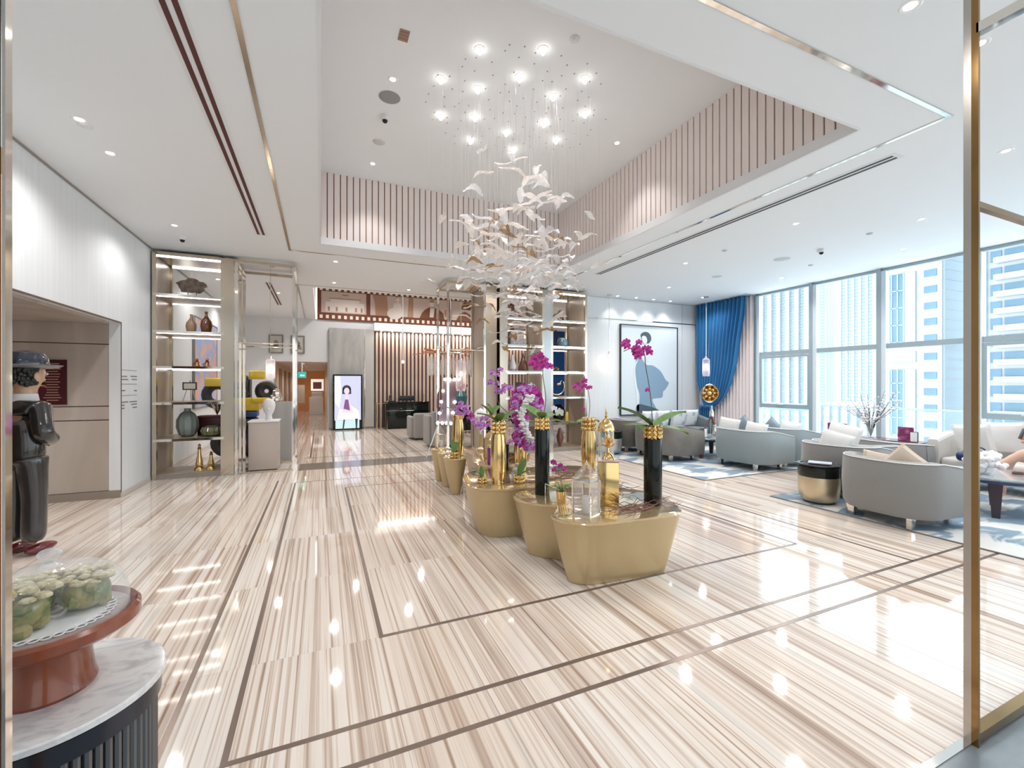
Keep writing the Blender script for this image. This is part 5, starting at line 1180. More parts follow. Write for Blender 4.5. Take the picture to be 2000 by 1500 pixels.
# lanterns
def house_lantern(label, x, y, z, w_, h, mt, glass, rz=0.3, roofm=None, candle=True):
    o = thing('lantern', label, 'lantern', (x, y, z)); T = Matrix.Translation((x,y,z))@Matrix.Rotation(rz,4,'Z'); a = w_/2
    m = M().box(-a,a,-a,a,0,.015)
    for sx in (-1,1):
        for sy in (-1,1): m.box(sx*a-.006,sx*a+.006,sy*a-.006,sy*a+.006,.015,h*.62)
    m.box(-a,a,-a,a,h*.62,h*.635); ob('metal_frame', m.tf(T), mt, o, False)
    ob('glass_walls', M().box(-a+.003,a-.003,-a+.001,-a+.003,.015,h*.62).box(-a+.003,a-.003,a-.003,a-.001,.015,h*.62).box(-a+.001,-a+.003,-a+.003,a-.003,.015,h*.62).box(a-.003,a-.001,-a+.003,a-.003,.015,h*.62).tf(T), glass, o, False)
    ob('pointed_roof', M().add([(-a,-a,h*.635),(a,-a,h*.635),(a,a,h*.635),(-a,a,h*.635),(-a*.85,-a*.85,h*.74),(a*.85,-a*.85,h*.74),(a*.85,a*.85,h*.74),(-a*.85,a*.85,h*.74),(-a*.2,-a*.2,h*.93),(a*.2,-a*.2,h*.93),(a*.2,a*.2,h*.93),(-a*.2,a*.2,h*.93)], [(0,1,5,4),(1,2,6,5),(2,3,7,6),(3,0,4,7),(4,5,9,8),(5,6,10,9),(6,7,11,10),(7,4,8,11),(8,9,10,11),(0,3,2,1)]).tf(T), roofm or glass, o, False)
    ob('finial', M().ball((0,0,h*.95), .010, 8, 6).tube([(0,0,h*.92),(0,0,h)], [.008,.002], 6).tf(T), mt, o)
    if candle: ob('candle', M().lathe([(.032,0),(.034,.006),(.034,h*.30),(.028,h*.31),(0,h*.31)], (x,y,z+.016), 18), mat('candle_wax', (.88,.83,.76), .5), o)
    return o
house_lantern('clear glass house-shaped lantern with a white candle on the front gold table', 1.86, 2.83, TZ, .15, .42, CHROME, clear('lantern_glass', (.86,.80,.76), .05), .45)
AMB = clear('amber_glass', (.80,.55,.30), .45, .1)
house_lantern('amber glass house-shaped lantern on the rear gold table', 2.13, 5.44, TZ, .20, .44, GOLD, AMB, .3)
house_lantern('small clear glass lantern with candle on the farthest rear pedestal', 1.72, 6.72, TZ, .12, .34, GOLD, clear('lantern_glass', (.86,.80,.76), .05), .2)
gb = thing('mirror_gold_box', 'mirror-gold square box with a lotus finial on the front gold table', 'ornament', (2.20, 3.02, TZ))
T = Matrix.Translation((2.20,3.02,TZ))@Matrix.Rotation(-.62,4,'Z')
ob('box_body', M().rbox(-.085,.085,-.085,.085,0,.36,.006,2).tf(T), GOLD, gb); ob('side_panel', M().box(-.087,-.085,-.07,.07,.02,.34).tf(T), mat('oxblood', (.10,.02,.025), .3), gb, False)
ob('lid', M().rbox(-.09,.09,-.09,.09,.36,.375,.005,1).tf(T), mat('rose_glass', (.70,.50,.50), .1, .3), gb)
m = M().lathe([(.055,.375),(.05,.39),(.04,.41),(.015,.43),(.012,.47),(.03,.485),(.0,.50)], (2.20,3.02,TZ), 20)
ob('finial_stem', m, GOLD, gb)
m = M()
for lay_, (nn_, r_, z_, up) in enumerate(((8,.075,.48,.03),(7,.055,.50,.05),(5,.03,.53,.06))):
    for k in range(nn_):
        a = 2*math.pi*k/nn_+lay_*.4; c_, s_ = math.cos(a), math.sin(a)
        m.add([(2.20+.01*c_,3.02+.01*s_,TZ+z_-.01),(2.20+r_*.6*c_-r_*.35*s_,3.02+r_*.6*s_+r_*.35*c_,TZ+z_+up*.4),(2.20+r_*c_,3.02+r_*s_,TZ+z_+up),(2.20+r_*.6*c_+r_*.35*s_,3.02+r_*.6*s_-r_*.35*c_,TZ+z_+up*.4)], [(0,1,2,3)])
ob('lotus_petals', m, mat('bright_gold', (.95,.72,.40), .15, 1), gb, False)
m = M().tube([(2.20,3.02,TZ+.5),(2.20,3.02,TZ+.60)], [.006,.003], 6)
for k in range(5):
    a = 2*math.pi*k/5+.3; m.add([(2.20,3.02-.002,TZ+.60),(2.20+.014*math.cos(a-.6),3.02-.004,TZ+.60+.014*math.sin(a-.6)),(2.20+.035*math.cos(a),3.02,TZ+.60+.035*math.sin(a)),(2.20+.014*math.cos(a+.6),3.02+.004,TZ+.60+.014*math.sin(a+.6))], [(0,1,2,3)])
ob('star_top', m, CHROME, gb, False)
# birdcage dome lantern
x, y = G(1184, 925, TZ)[:2]; dmz = thing('dome_lantern', 'glass cylinder lantern with ribbed gold dome and spire behind the lotus box', 'lantern', (x, y, TZ))
D0 = x*ss+y*cc; hd_ = GD(1184, 840, D0)[2]-TZ; ht = GD(1184, 797, D0)[2]-TZ; r_ = 15/854*D0
ob('base', M().lathe([(r_,0),(r_*1.05,.01),(r_,.02)], (x,y,TZ), 24), GOLD, dmz); ob('glass_cylinder', M().lathe([(r_,.02),(r_,hd_)], (x,y,TZ), 24), clear('clear_glass', (.9,.95,.97), .2), dmz)
ob('gold_dome', M().lathe([(r_*1.06,hd_-.01),(r_*1.06,hd_),(r_*1.0,hd_+.03),(r_*.85,hd_+.07),(r_*.55,hd_+.11),(r_*.2,hd_+.13),(.012,hd_+.14),(.02,hd_+.155),(.006,hd_+.17),(.012,hd_+.185),(0,ht+.02)], (x,y,TZ), 32, .03, 10), GOLD, dmz)
for k in range(6):
    a = k*math.pi/3; ob('upright', M().tube([(x+r_*math.cos(a),y+r_*math.sin(a),TZ+.01),(x+r_*math.cos(a),y+r_*math.sin(a),TZ+hd_)], .003, 5), GOLD, dmz)
# purple lantern
x, y = 1.86, 5.02-.55; x, y = 1.96, 5.12
o = thing('purple_candle_holder', 'bright purple glass candle holder with a gold domed lid', 'candle holder', (x, y, TZ))
ob('purple_glass', M().lathe([(.05,0),(.052,.01),(.052,.20),(.048,.205)], (x,y,TZ), 24), mat('purple_glass', (.20,.01,.30), .12, coat=.5), o)
ob('gold_lid', M().lathe([(.056,.205),(.05,.23),(.02,.25),(.018,.27),(.03,.29),(.034,.30),(.02,.33),(.006,.35),(0,.40)], (x,y,TZ), 20), mat('pale_gold', (.80,.72,.45), .2, 1), o)
x, y = G(1010, 938, TZ)[:2]
tag(ob('glass_orb', M().lathe([(.03,0),(.055,.02),(.062,.07),(.045,.12),(.02,.14),(.025,.17),(.01,.18)], (x,y,TZ), 20), clear('silver_glass', (.80,.76,.78), .5, .1, .3)), 'small silvery glass ornament right of the fluted gold vase', 'ornament')
o = thing('angel_ornament', 'white and gold bird-like ornament behind the lilac orchids', 'ornament', (2.2, 6.2, TZ))
ob('white_body', M().lathe([(.05,0),(.06,.02),(.015,.06),(.012,.28),(.05,.36),(.10,.44),(.11,.52),(.07,.60),(.0,.64)], (2.2,6.2,TZ), 18), mat('white_gloss', (.85,.85,.86), .15), o); ob('gold_stem', M().lathe([(.055,0),(.065,.02),(.02,.05),(.016,.25)], (2.2,6.2,TZ-.0), 14).tube([(2.26,6.15,.9),(2.32,6.15,1.12)], .008, 6), GOLD, o)
# twigs
def twigs(label, cx_, cy_, n, L_, z=TZ):
    m = M()
    for k in range(n):
        a = random.uniform(-.5,.6)+random.choice((0, math.pi)); x, y = cx_+random.uniform(-L_*.3,L_*.3), cy_+random.uniform(-.08,.08); zc = z+.006; pts = []
        for i in range(6):
            pts.append((x, y, zc)); x += L_/6*math.cos(a); y += L_/6*math.sin(a)*.7; a += random.uniform(-.5,.5); zc = z+.006+abs(random.gauss(0,.022))*(1 if 0 < i < 5 else .5)
        m.tube(pts, [.0028]*5+[.001], 5)
    return tag(ob('decorative_twigs', m, TWIG), label, 'twigs')
twigs('tangle of thin brown twigs spreading from the right black vase', 2.38, 2.82, 30, .40)
twigs('thin brown twigs lying behind the left black vase', 2.35, 3.35, 16, .40)
twigs('thin brown twigs on the second gold table right of the fluted vase', 2.05, 4.0, 16, .45)
twigs('thin brown twigs at the far right of the second gold table', 2.62, 4.15, 14, .38)

# ================================================================ CHANDELIER
ch = thing('leaf_chandelier', 'large hanging sculpture of clear and amber glass leaves above the gold tables', 'chandelier', (2.15, 4.75, RZ))
def leaf_mesh(mt, L_, W_, curl, wave, fold):
    nx, ny = 12, 4; vs = []; fs = []
    for i in range(nx+1):
        t_ = i/nx; w_ = W_*math.sin(math.pi*min(.985, max(.03, t_**.8)))**.8
        for j in range(ny+1):
            s_ = -1+2*j/ny; vs.append(((t_-.5)*L_, s_*w_*(1+.08*math.sin(t_*19)), curl*math.cos((t_-.5)*math.pi*1.3)+wave*math.sin(t_*6.3)*.5+fold*abs(s_)*w_+.006*math.sin(i*2.1+j*1.7)))
    for i in range(nx):
        for j in range(ny): a = i*(ny+1)+j; fs.append((a, a+1, a+ny+2, a+ny+1))
    n = len(vs); th = .004; vs2 = [(x, y, z-th) for x, y, z in vs]; fs2 = [tuple(reversed([k+n for k in f])) for f in fs]
    b = [j for j in range(ny)]; side = []
    for i in range(nx):
        a0_, a1_ = i*(ny+1), (i+1)*(ny+1); side.append((a1_, a0_, a0_+n, a1_+n)); c0, c1 = a0_+ny, a1_+ny; side.append((c0, c1, c1+n, c0+n))
    return mesh_of('glass_leaf', M().add(vs+vs2, fs+fs2+side), mt)
GC = clear('leaf_glass', (.92,.88,.86), .52, .08); GC2 = clear('leaf_glass_faint', (.84,.84,.86), .28, .08); GA = clear('amber_leaf', (.45,.27,.10), .60, .10, .2)
LM = [leaf_mesh(GC, .34,.045,.03,.02,.15), leaf_mesh(GC, .40,.038,-.015,.03,.1), leaf_mesh(GC2, .24,.06,.04,.0,.5), leaf_mesh(GC, .28,.05,.02,-.035,.2), leaf_mesh(GC2, .36,.04,.0,.035,.1)]
LA = [leaf_mesh(GA, .20,.042,.04,.02,.5), leaf_mesh(GA, .28,.03,.015,.03,.3)]
wm = M()
def leaf(x, y, z, amber=False, s=1):
    tilt = random.gauss(0, .13) if random.random() < .93 else random.uniform(-1.2,1.2)
    src = random.choice(LA if amber else LM)
    inst(src, 'glass_leaf', (x-2.15, y-4.75, z-RZ), (random.gauss(0,.25), tilt, random.uniform(0, 2*math.pi)), (s,s,s), ch)
    wm.tube([(x,y,z),(x,y,RZ)], .0006, 3, False)
N_ = 0
def rad(z):
    for (z1, r1), (z0, r0) in zip([(4.4,.25),(4.0,.62),(3.5,.72),(3.1,.85),(2.7,.78),(2.3,.62),(1.95,.40),(1.80,.25)], [(4.0,.62),(3.5,.72),(3.1,.85),(2.7,.78),(2.3,.62),(1.95,.40),(1.80,.25)]):
        if z >= z0: return r0+(r1-r0)*(z-z0)/(z1-z0)
    return .25
while N_ < 205:
    z = random.choice([random.uniform(1.85,4.15), random.uniform(2.3,3.7), random.gauss(2.95,.35)])
    if not 1.85 < z < 4.15: continue
    r_ = rad(z)*math.sqrt(random.random())*.85; a = random.uniform(0, 6.283)
    leaf(2.15+r_*math.cos(a), 4.75+r_*math.sin(a), z, random.random() < .13, random.uniform(.8,1.1)); N_ += 1
for k in range(24):
    z = random.uniform(2.35,3.3); r_ = random.uniform(.75,1.1); a = random.uniform(0, 6.283); leaf(2.15+r_*math.cos(a), 4.75+r_*math.sin(a), z, False, .75)
leaf(1.75, 4.9, 4.28); leaf(2.7, 4.7, 3.75, False, 1.1)
o_ = ob('suspension_wires', wm, mat('wire_silver', (.45,.45,.45), .5, .0), ch); o_['kind'] = 'stuff'
m = M()
for i in range(13):
    for j in range(13):
        x, y = 1.1+i*.17+random.uniform(-.05,.05), 3.6+j*.17+random.uniform(-.05,.05)
        if (x-2.15)**2+(y-4.75)**2 < 1.2: m.box(x-.006,x+.006,y-.006,y+.006,RZ-.006,RZ)
o_ = ob('ceiling_studs', m, mat('stud_grey', (.35,.35,.35), .5), ch); o_['kind'] = 'stuff'

# ================================================================ FOREGROUND
# right vitrine frame and left post
fr = thing('vitrine_frame', 'polished bronze and steel frame rising floor to ceiling at the right edge', 'metal frame', (2.51, .88, 0))
BRZ = mat('polished_bronze', (.30,.18,.07), .12, 1.0)
ob('post', M().box(2.4815, 2.496, .900, .925, 0, CZ), mat('brushed_champagne', (.48,.44,.40), .22, 1.0), fr, False)
ob('post_edge', M().box(2.480, 2.493, .878, .900, 0, CZ), BRZ, fr, False)
ob('base_bar', M().box(2.496, 4.6, .885, .925, .004, .045), BRZ, fr, False)
ob('cross_bar', M().box(2.496, 4.6, .89, .915, 2.24, 2.265), BRZ, fr, False)
ob('top_bar', M().box(2.48, 2.52, -1.15, .885, 2.95, 2.99), CHROME, fr, False)
ob('far_post', M().box(4.6, 4.64, .885, .925, 0, CZ), CHROME, fr, False)
ob('rear_post', M().box(2.48, 2.52, -1.19, -1.15, 0, CZ), CHROME, fr, False)
lp = thing('vitrine_frame', 'copper and steel framed upright at the left edge beside the marble-topped table', 'metal frame', (-.47, .93, 0))
ob('post', M().box(-.4315, -.4265, .892, .908, 0, CZ), CHROME, lp, False)
ob('copper_panel', M().box(-.53, -.432, .888, .905, 0, 1.81), COPPER, lp, False)
ob('upper_panel', M().box(-.53, -.432, .888, .905, 1.85, CZ), mat('brushed_grey', (.50,.50,.49), .22, 1.0), lp, False)
ob('copper_band', M().box(-.53, -.4325, .885, .907, 1.81, 1.85), BRZ, lp, False)
# table
TX, TY, TR, TH = -.603, 1.43, .222, .755
tb = thing('side_table', 'round marble-topped side table with a fluted dark drum base', 'side table', (TX, TY, 0))
MARB = mat('white_marble', (.78,.77,.76), .12, col2=(.50,.50,.52), scale=(9,16,9), lo=.45, hi=.75, dist=2.2, detail=8, coat=.3)
ob('marble_top', M().lathe([(TR-.012,TH-.022),(TR,TH-.016),(TR,TH-.004),(TR-.004,TH),(0,TH)], (TX,TY,0), 72), MARB, tb)
ob('drum_core', M().lathe([(TR-.030,0),(TR-.030,TH-.06)], (TX,TY,0), 48), mat('drum_dark', (.035,.04,.05), .3, .5), tb)
ob('upper_band', M().lathe([(TR-.024,TH-.075),(TR-.010,TH-.07),(TR-.010,TH-.024),(TR-.03,TH-.022)], (TX,TY,0), 64), mat('band_dark', (.05,.055,.07), .2, .8), tb)
ob('foot_band', M().lathe([(TR-.02,0),(TR-.01,.005),(TR-.01,.04),(TR-.03,.045)], (TX,TY,0), 64), BRZ, tb)
rd = mesh_of('fluted_rib', M().tube([(0,0,.045),(0,0,TH-.075)], .0095, 8), mat('rib_metal', (.16,.17,.18), .25, .85))
for k in range(64):
    a = 2*math.pi*k/64; inst(rd, 'fluted_rib', ((TR-.028)*math.cos(a), (TR-.028)*math.sin(a), 0), parent=tb)
MAHO = mat('mahogany', (.17,.038,.014), .22, col2=(.25,.065,.028), scale=(5,25,5), coat=.5)
cx_, cy_ = TX-.004, TY+.004
cs = thing('cake_stand', 'reddish mahogany cake stand on the marble-topped table', 'cake stand', (cx_, cy_, TH))
ob('pedestal', M().lathe([(.085,.0),(.088,.008),(.082,.03),(.075,.09),(.078,.13),(.10,.142)], (cx_,cy_,TH), 48), MAHO, cs)
ob('plate', M().lathe([(.09,.140),(.160,.138),(.172,.148),(.172,.170),(.164,.178),(.156,.174),(.150,.168),(0,.168)], (cx_,cy_,TH), 72), MAHO, cs)
pz = TH+.168
dm = thing('glass_cloche', 'clear glass dome cloche with a round knob over the green figures', 'cloche', (cx_, cy_, pz))
ob('dome', M().lathe([(.146,.001),(.149,.006),(.149,.03),(.144,.06),(.132,.088),(.112,.108),(.082,.122),(.045,.130),(.016,.133),(.010,.136)], (cx_,cy_,pz), 72), clear('cloche_glass', (.93,.95,.96), .03), dm)
ob('knob', M().lathe([(.022,.131),(.015,.138),(.010,.142),(.013,.147),(.021,.155),(.023,.163),(.018,.170),(.008,.174),(0,.175)], (cx_,cy_,pz), 28), clear('knob_glass', (.80,.82,.85), .15), dm)
dl = thing('lace_doily', 'white lace paper doily under the green figures in the cloche', 'doily', (cx_, cy_, pz))
m = M().lathe([(.104,.001),(.106,.003),(.08,.004),(0,.004)], (cx_,cy_,pz), 40)
for k in range(36):
    a = 2*math.pi*k/36; torus(m, (cx_+.113*math.cos(a), cy_+.113*math.sin(a), pz+.003), .009, .002, 'z', 10, 4)
ob('paper', m, SHIRT, dl)
OLV = mat('olive_glaze', (.11,.15,.04), .25, col2=(.30,.26,.09), scale=(30,30,30), lo=.4, hi=.6, coat=.6)
GRG = mat('gold_green_glaze', (.40,.33,.13), .25, col2=(.62,.56,.36), scale=(45,45,45), lo=.42, hi=.58, coat=.6)
for i, (dx, dy, s, l) in enumerate(((-.040,-.055,1.35,'large lumpy green and gold glazed figure at the left under the glass dome'),(.055,.030,1.12,'right-hand lumpy green and gold glazed figure under the glass dome'),(-.045,.066,1.0,'rear lumpy green and gold glazed figure under the glass dome'))):
    x, y = cx_+dx, cy_+dy; o = thing('glazed_figure', l, 'figurine', (x, y, pz+.004)); zb = pz+.004
    m = M().ball((x,y,zb+.038*s), .040*s, 16, 10, (1.15,1.05,.95))
    for k in range(16): a = k*.9; m.ball((x+.032*s*math.cos(a),y+.032*s*math.sin(a),zb+.012+.045*s*random.random()), .016*s, 7, 5)
    ob('body', m, OLV, o); m = M()
    for k in range(34): a = random.uniform(0,6.28); r_ = .046*s*math.sqrt(random.random()); m.ball((x+r_*math.cos(a),y+r_*math.sin(a),zb+.062*s+random.uniform(0,.022)), random.uniform(.006,.013)*s, 7, 5, (1.4,1,.7))
    ob('crusted_top', m, GRG, o)

# ---------------------------------------------------------------- figures
def skin(name, verts, edges, mt, parent, root=0, sub=2):
    """verts: (x,y,z,rx,ry)"""
    me = bpy.data.meshes.new(name); me.from_pydata([v[:3] for v in verts], edges, []); me.materials.append(mt)
    o = bpy.data.objects.new(name, me); C.objects.link(o); o.parent = parent
    md = o.modifiers.new('skin', 'SKIN'); md.use_smooth_shade = True
    for i, v in enumerate(verts):
        d = me.skin_vertices[0].data[i]; d.radius = (v[3], v[4] if len(v) > 4 else v[3]); d.use_root = (i == root)
    s = o.modifiers.new('sub', 'SUBSURF'); s.levels = sub; s.render_levels = sub
    return o
SKINM = mat('painted_skin', (.62,.40,.27), .35, coat=.3); COAT = mat('glossy_dark_coat', (.020,.020,.019), .18, coat=.8, bump=.35, scale=(14,14,9))
TROU = mat('glossy_grey_trousers', (.035,.034,.036), .2, coat=.7, bump=.35, scale=(14,14,9)); HATM = mat('hat_gloss', (.03,.035,.055), .12, coat=.8)
HAIRM = mat('dark_hair', (.015,.015,.012), .4, bump=.8, scale=(40,40,40))
def hand(parent, base, dirv, up, s, mt, name='hand', curl=.5):
    d = Vector(dirv).normalized(); u = Vector(up).normalized(); sd = d.cross(u).normalized(); b = Vector(base)
    V = [(*b, .026*s, .018*s), (*(b+d*.045*s), .036*s, .016*s), (*(b+d*.085*s), .036*s, .013*s)]; Ed = [(0,1),(1,2)]
    for k, (off, ln) in enumerate(((-.028,.062),(-.010,.072),(.009,.068),(.027,.052))):
        p0 = b+d*.088*s+sd*off*s; i0 = len(V); c = curl
        for t_ in (.0, .4, .75, 1.0):
            p = p0+d*ln*s*t_*(1-.25*c*t_)-u*ln*s*c*t_*t_; V.append((*p, .0085*s, .0085*s))
        Ed += [(2,i0),(i0,i0+1),(i0+1,i0+2),(i0+2,i0+3)]
    i0 = len(V)
    for t_, q in ((0,(.030,-.036)),(1,(.058,-.052)),(2,(.080,-.050))): V.append((*(b+d*q[0]*s+sd*q[1]*s-u*.010*s*t_), .010*s, .010*s))
    Ed += [(1,i0),(i0,i0+1),(i0+1,i0+2)]
    return skin(name, V, Ed, mt, parent, 0, 1)
D0 = 3.84; sx_, sy_ = G(44, 750+H*FP/D0)[:2]
st = thing('statue', 'glossy life-size statue of a man in dark suit and bowler hat, seen from behind', 'statue', (0,0,0))
body = skin('body', [(0,0,.95,.10,.08),(0,-.01,1.15,.11,.09),(0,0,1.28,.09,.07),(0,.01,1.37,.062,.062),(0,.026,1.45,.075,.080),(0,.04,1.53,.107,.123),(0,.04,1.615,.104,.123),(0,.04,1.68,.065,.078),
      (-.17,0,1.26,.045,.045),(-.24,-.04,1.04,.036,.036),(-.10,.16,.97,.028,.028),(.17,0,1.26,.045,.045),(.27,-.06,1.04,.036,.036),(.12,.16,.97,.028,.028),
      (-.09,0,.85,.075,.08),(-.10,.01,.48,.05,.05),(-.10,-.01,.10,.035,.04),(.09,0,.85,.075,.08),(.10,.01,.48,.05,.05),(.10,-.01,.10,.035,.04)],
     [(0,1),(1,2),(2,3),(3,4),(4,5),(5,6),(6,7),(2,8),(8,9),(9,10),(2,11),(11,12),(12,13),(0,14),(14,15),(15,16),(0,17),(17,18),(18,19)], SKINM, st)
skin('coat', [(0,0,.70,.20,.15),(0,0,1.0,.165,.125),(0,-.01,1.15,.155,.12),(0,-.01,1.20,.175,.125),(0,0,1.29,.13,.09),(0,0,1.335,.075,.07),
      (-.16,0,1.26,.078,.078),(-.24,-.04,1.05,.068,.068),(-.13,.12,.98,.055,.055),(.16,0,1.26,.082,.082),(.27,-.06,1.04,.074,.074),(.15,.12,.98,.06,.06)],
     [(0,1),(1,2),(2,3),(3,4),(4,5),(4,6),(6,7),(7,8),(4,9),(9,10),(10,11)], COAT, st)
skin('trousers', [(0,0,.92,.15,.12),(-.09,0,.80,.105,.11),(-.10,.01,.48,.085,.09),(-.10,0,.10,.085,.09),(.09,0,.80,.105,.11),(.10,.01,.48,.085,.09),(.10,0,.10,.085,.09)],
     [(0,1),(1,2),(2,3),(0,4),(4,5),(5,6)], TROU, st)
for s_ in (-1, 1):
    ob('shoe', M().ball((s_*.10,.06,.045), .065, 14, 8, (.75,1.9,.68)).tf(Matrix.Identity(4)), mat('oxblood_gloss', (.14,.012,.02), .12, coat=.6), st)
    ob('ear', M().ball((s_*.088,.015,1.595), .026, 10, 7, (.45,.75,1.25)), SKINM, st)
    hand(st, (s_*.10, .17, .965), (-s_*1, .25, -.15), (0, 1, .2), 1.0, SKINM)
fm = M().tube([(0,.108,1.61),(0,.124,1.575),(0,.110,1.565)], [.008,.011,.008], 8)
ob('nose', fm, SKINM, st); ob('mouth', M().ball((0,.118,1.535), .02, 8, 6, (1.4,.4,.35)), mat('lip_red', (.35,.08,.06), .3), st)
for s_ in (-1, 1): ob('eye', M().ball((s_*.034,.112,1.615), .012, 8, 6, (1.2,.6,.8)), mat('white_gloss', (.85,.85,.86), .15), st)
m = M()
for k in range(110):
    a = random.uniform(R(182), R(358)); z = random.uniform(1.545,1.655); m.ball((.076*math.cos(a),.02+.088*math.sin(a),z), random.uniform(.014,.021), 7, 5)
ob('curly_hair', m, HAIRM, st)
hz = 1.655
m = M().lathe([(.0,.115),(.04,.112),(.078,.095),(.098,.06),(.104,.02),(.102,.0)], (0,.02,hz), 36, sy=1.12); ob('hat_crown', m, HATM, st)
m = M().lathe([(.100,.004),(.135,-.004),(.160,.010),(.164,.018),(.158,.014),(.130,.004),(.10,.012)], (0,.02,hz), 40, sy=1.12); ob('hat_brim', m, mat('brim_grey', (.16,.16,.17), .2, coat=.6), st)
ob('shirt_collar', M().lathe([(.066,1.425),(.072,1.44),(.064,1.485),(.060,1.48)], (0,.008,0), 28), SHIRT, st)
for c_ in st.children:
    if c_.name.split('.')[0] in ('ear', 'nose', 'mouth', 'eye', 'curly_hair', 'hat_crown', 'hat_brim', 'shirt_collar'):
        for v_ in c_.data.vertices: v_.co = (v_.co.x*1.3, v_.co.y*1.3, 1.775-(1.775-v_.co.z)*1.34)
st.location = (sx_, sy_, .0); st.rotation_euler = (0,0,R(-28)); st.scale = (1.02,)*3

# seated woman on the cream sofa
wo = thing('person', 'woman in a red top sitting cross-legged on the cream sofa holding a phone', 'person', (8.40, 2.25, .43))
SK2 = mat('skin', (.62,.38,.28), .45); DR = mat('red_dress', (.50,.05,.04), .7)
q_ = wl(wo)
def W(*v): return [(x-q_.x, y-q_.y, z-q_.z, *r) for x, y, z, *r in v]
hp = GD(1998, 856, 5.55)
skin('body', W((8.42,2.22,.55,.13,.11),(8.50,2.20,.75,.11,.09),(8.52,2.20,.96,.12,.085),(8.51,2.20,1.07,.045,.045),(8.49,2.20,1.15,.062,.07),(8.48,2.20,1.22,.075,.085),(8.48,2.20,1.28,.05,.055),
     (8.35,2.31,.54,.085,.08),(8.0,2.52,.58,.058,.058),(7.96,2.60,.32,.048,.05),(8.05,2.62,.09,.03,.03),(7.93,2.66,.045,.03,.022),
     (8.35,2.14,.58,.085,.08),(7.98,2.40,.66,.056,.056),(7.86,2.62,.44,.046,.048),(7.82,2.76,.25,.028,.028),(7.72,2.80,.19,.028,.02),
     (8.50,2.38,.99,.042,.042),(8.42,2.46,.76,.034,.034),(hp[0]+.04,hp[1]+.02,hp[2]-.05,.024,.024),
     (8.50,2.02,.99,.042,.042),(8.40,1.98,.76,.034,.034),(8.20,2.10,.70,.024,.024)),
     [(0,1),(1,2),(2,3),(3,4),(4,5),(5,6),(0,7),(7,8),(8,9),(9,10),(10,11),(0,12),(12,13),(13,14),(14,15),(15,16),(2,17),(17,18),(18,19),(2,20),(20,21),(21,22)], SK2, wo)
skin('red_dress', W((8.42,2.22,.55,.16,.135),(8.50,2.20,.75,.135,.11),(8.52,2.20,.93,.15,.11),(8.515,2.20,1.01,.10,.08),(8.37,2.30,.56,.11,.10),(8.26,2.37,.57,.09,.085),(8.37,2.14,.60,.11,.10),(8.25,2.22,.62,.088,.085)),
     [(0,1),(1,2),(2,3),(0,4),(4,5),(0,6),(6,7)], DR, wo)
hand(wo, (hp[0]+.02-q_.x,hp[1]+.01-q_.y,hp[2]-.03-q_.z), (-.5,-.1,.8), (-.6,.5,.2), .85, SK2)
hand(wo, (8.18-q_.x,2.11-q_.y,.70-q_.z), (-1,.4,-.1), (0,0,1), .85, SK2)
m = M()
for k in range(40):
    a = random.uniform(0, 6.28); z = random.uniform(1.08,1.32); r_ = .085 if z > 1.2 else .08
    if math.cos(a) < -.55 and z < 1.27: continue
    m.ball((8.49+r_*math.cos(a), 2.20+.075*math.sin(a), z), .028, 7, 5)
ob('hair', m, mat('brown_hair', (.05,.03,.02), .5), wo)
ob('nose', M().ball((8.39,2.20,1.195), .014, 7, 5), SK2, wo); ob('mouth', M().ball((8.40,2.20,1.16), .014, 7, 5, (.5,1.4,.4)), mat('lip_red', (.35,.08,.06), .3), wo)
for s_ in (-1, 1): ob('eye', M().ball((8.408,2.20+s_*.028,1.225), .010, 7, 5), DARK, wo)
tag(ob('mobile_phone', M().rbox(-.035,.035,-.004,.004,-.07,.07,.004,2).tf(Matrix.Translation((hp[0]-.03,hp[1],hp[2]+.06))@Matrix.Rotation(.7,4,'Z')@Matrix.Rotation(.3,4,'X')), DARK), 'dark mobile phone held in the seated woman\'s hand', 'phone')
o = thing('handbag', 'navy blue handbag lying on the cream sofa beside the woman', 'bag', (8.25, 2.95, .43))
ob('bag_body', M().rbox(8.12,8.38,2.78,3.12,.43,.56,.05), mat('navy_leather', (.02,.03,.11), .4), o); ob('bag_handle', M().tube(spline([(8.2,2.82,.55),(8.2,2.86,.63),(8.2,3.0,.63),(8.2,3.06,.55)], 4, False), .01, 6), mat('navy_leather', (.02,.03,.11), .4), o)

# ================================================================ OUTSIDE
bal = thing('glass_balustrade', 'outdoor glass balustrade with a slim metal rail beyond the windows', 'railing', (9.95, 3.0, 0))
for i in range(7):
    y0 = -1+i*1.45; ob('glass_pane', M().box(9.95,9.96,y0+.02,y0+1.43,.0,1.02), clear('rail_glass', (.70,.90,.92), .08), bal, False)
ob('hand_rail', M().box(9.93,9.98,-1.0,9.2,1.02,1.05), ALUL, bal, False)
struct('trim_4', M().box(XR+.1, 10.1, YN, 9.3, -.25, -.01), ALUL)
BW = mat('tower_white', (.36,.38,.39), .7); BBL = mat('tower_pale_blue', (.27,.35,.41), .7); BGL = mat('tower_glass', (.05,.12,.19), .3, col2=(.08,.17,.24), scale=(.12,.12,.12)); BGR = mat('tower_grey', (.30,.33,.36), .6); BCY = mat('tower_cyan_glass', (.17,.28,.36), .5)
def YR(u, X):
    k = ss+(u-1000)/FP*cc; return X*(cc-(u-1000)/FP*ss)/k
def ZR(u, v, X): return GX(u, v, X)[2]
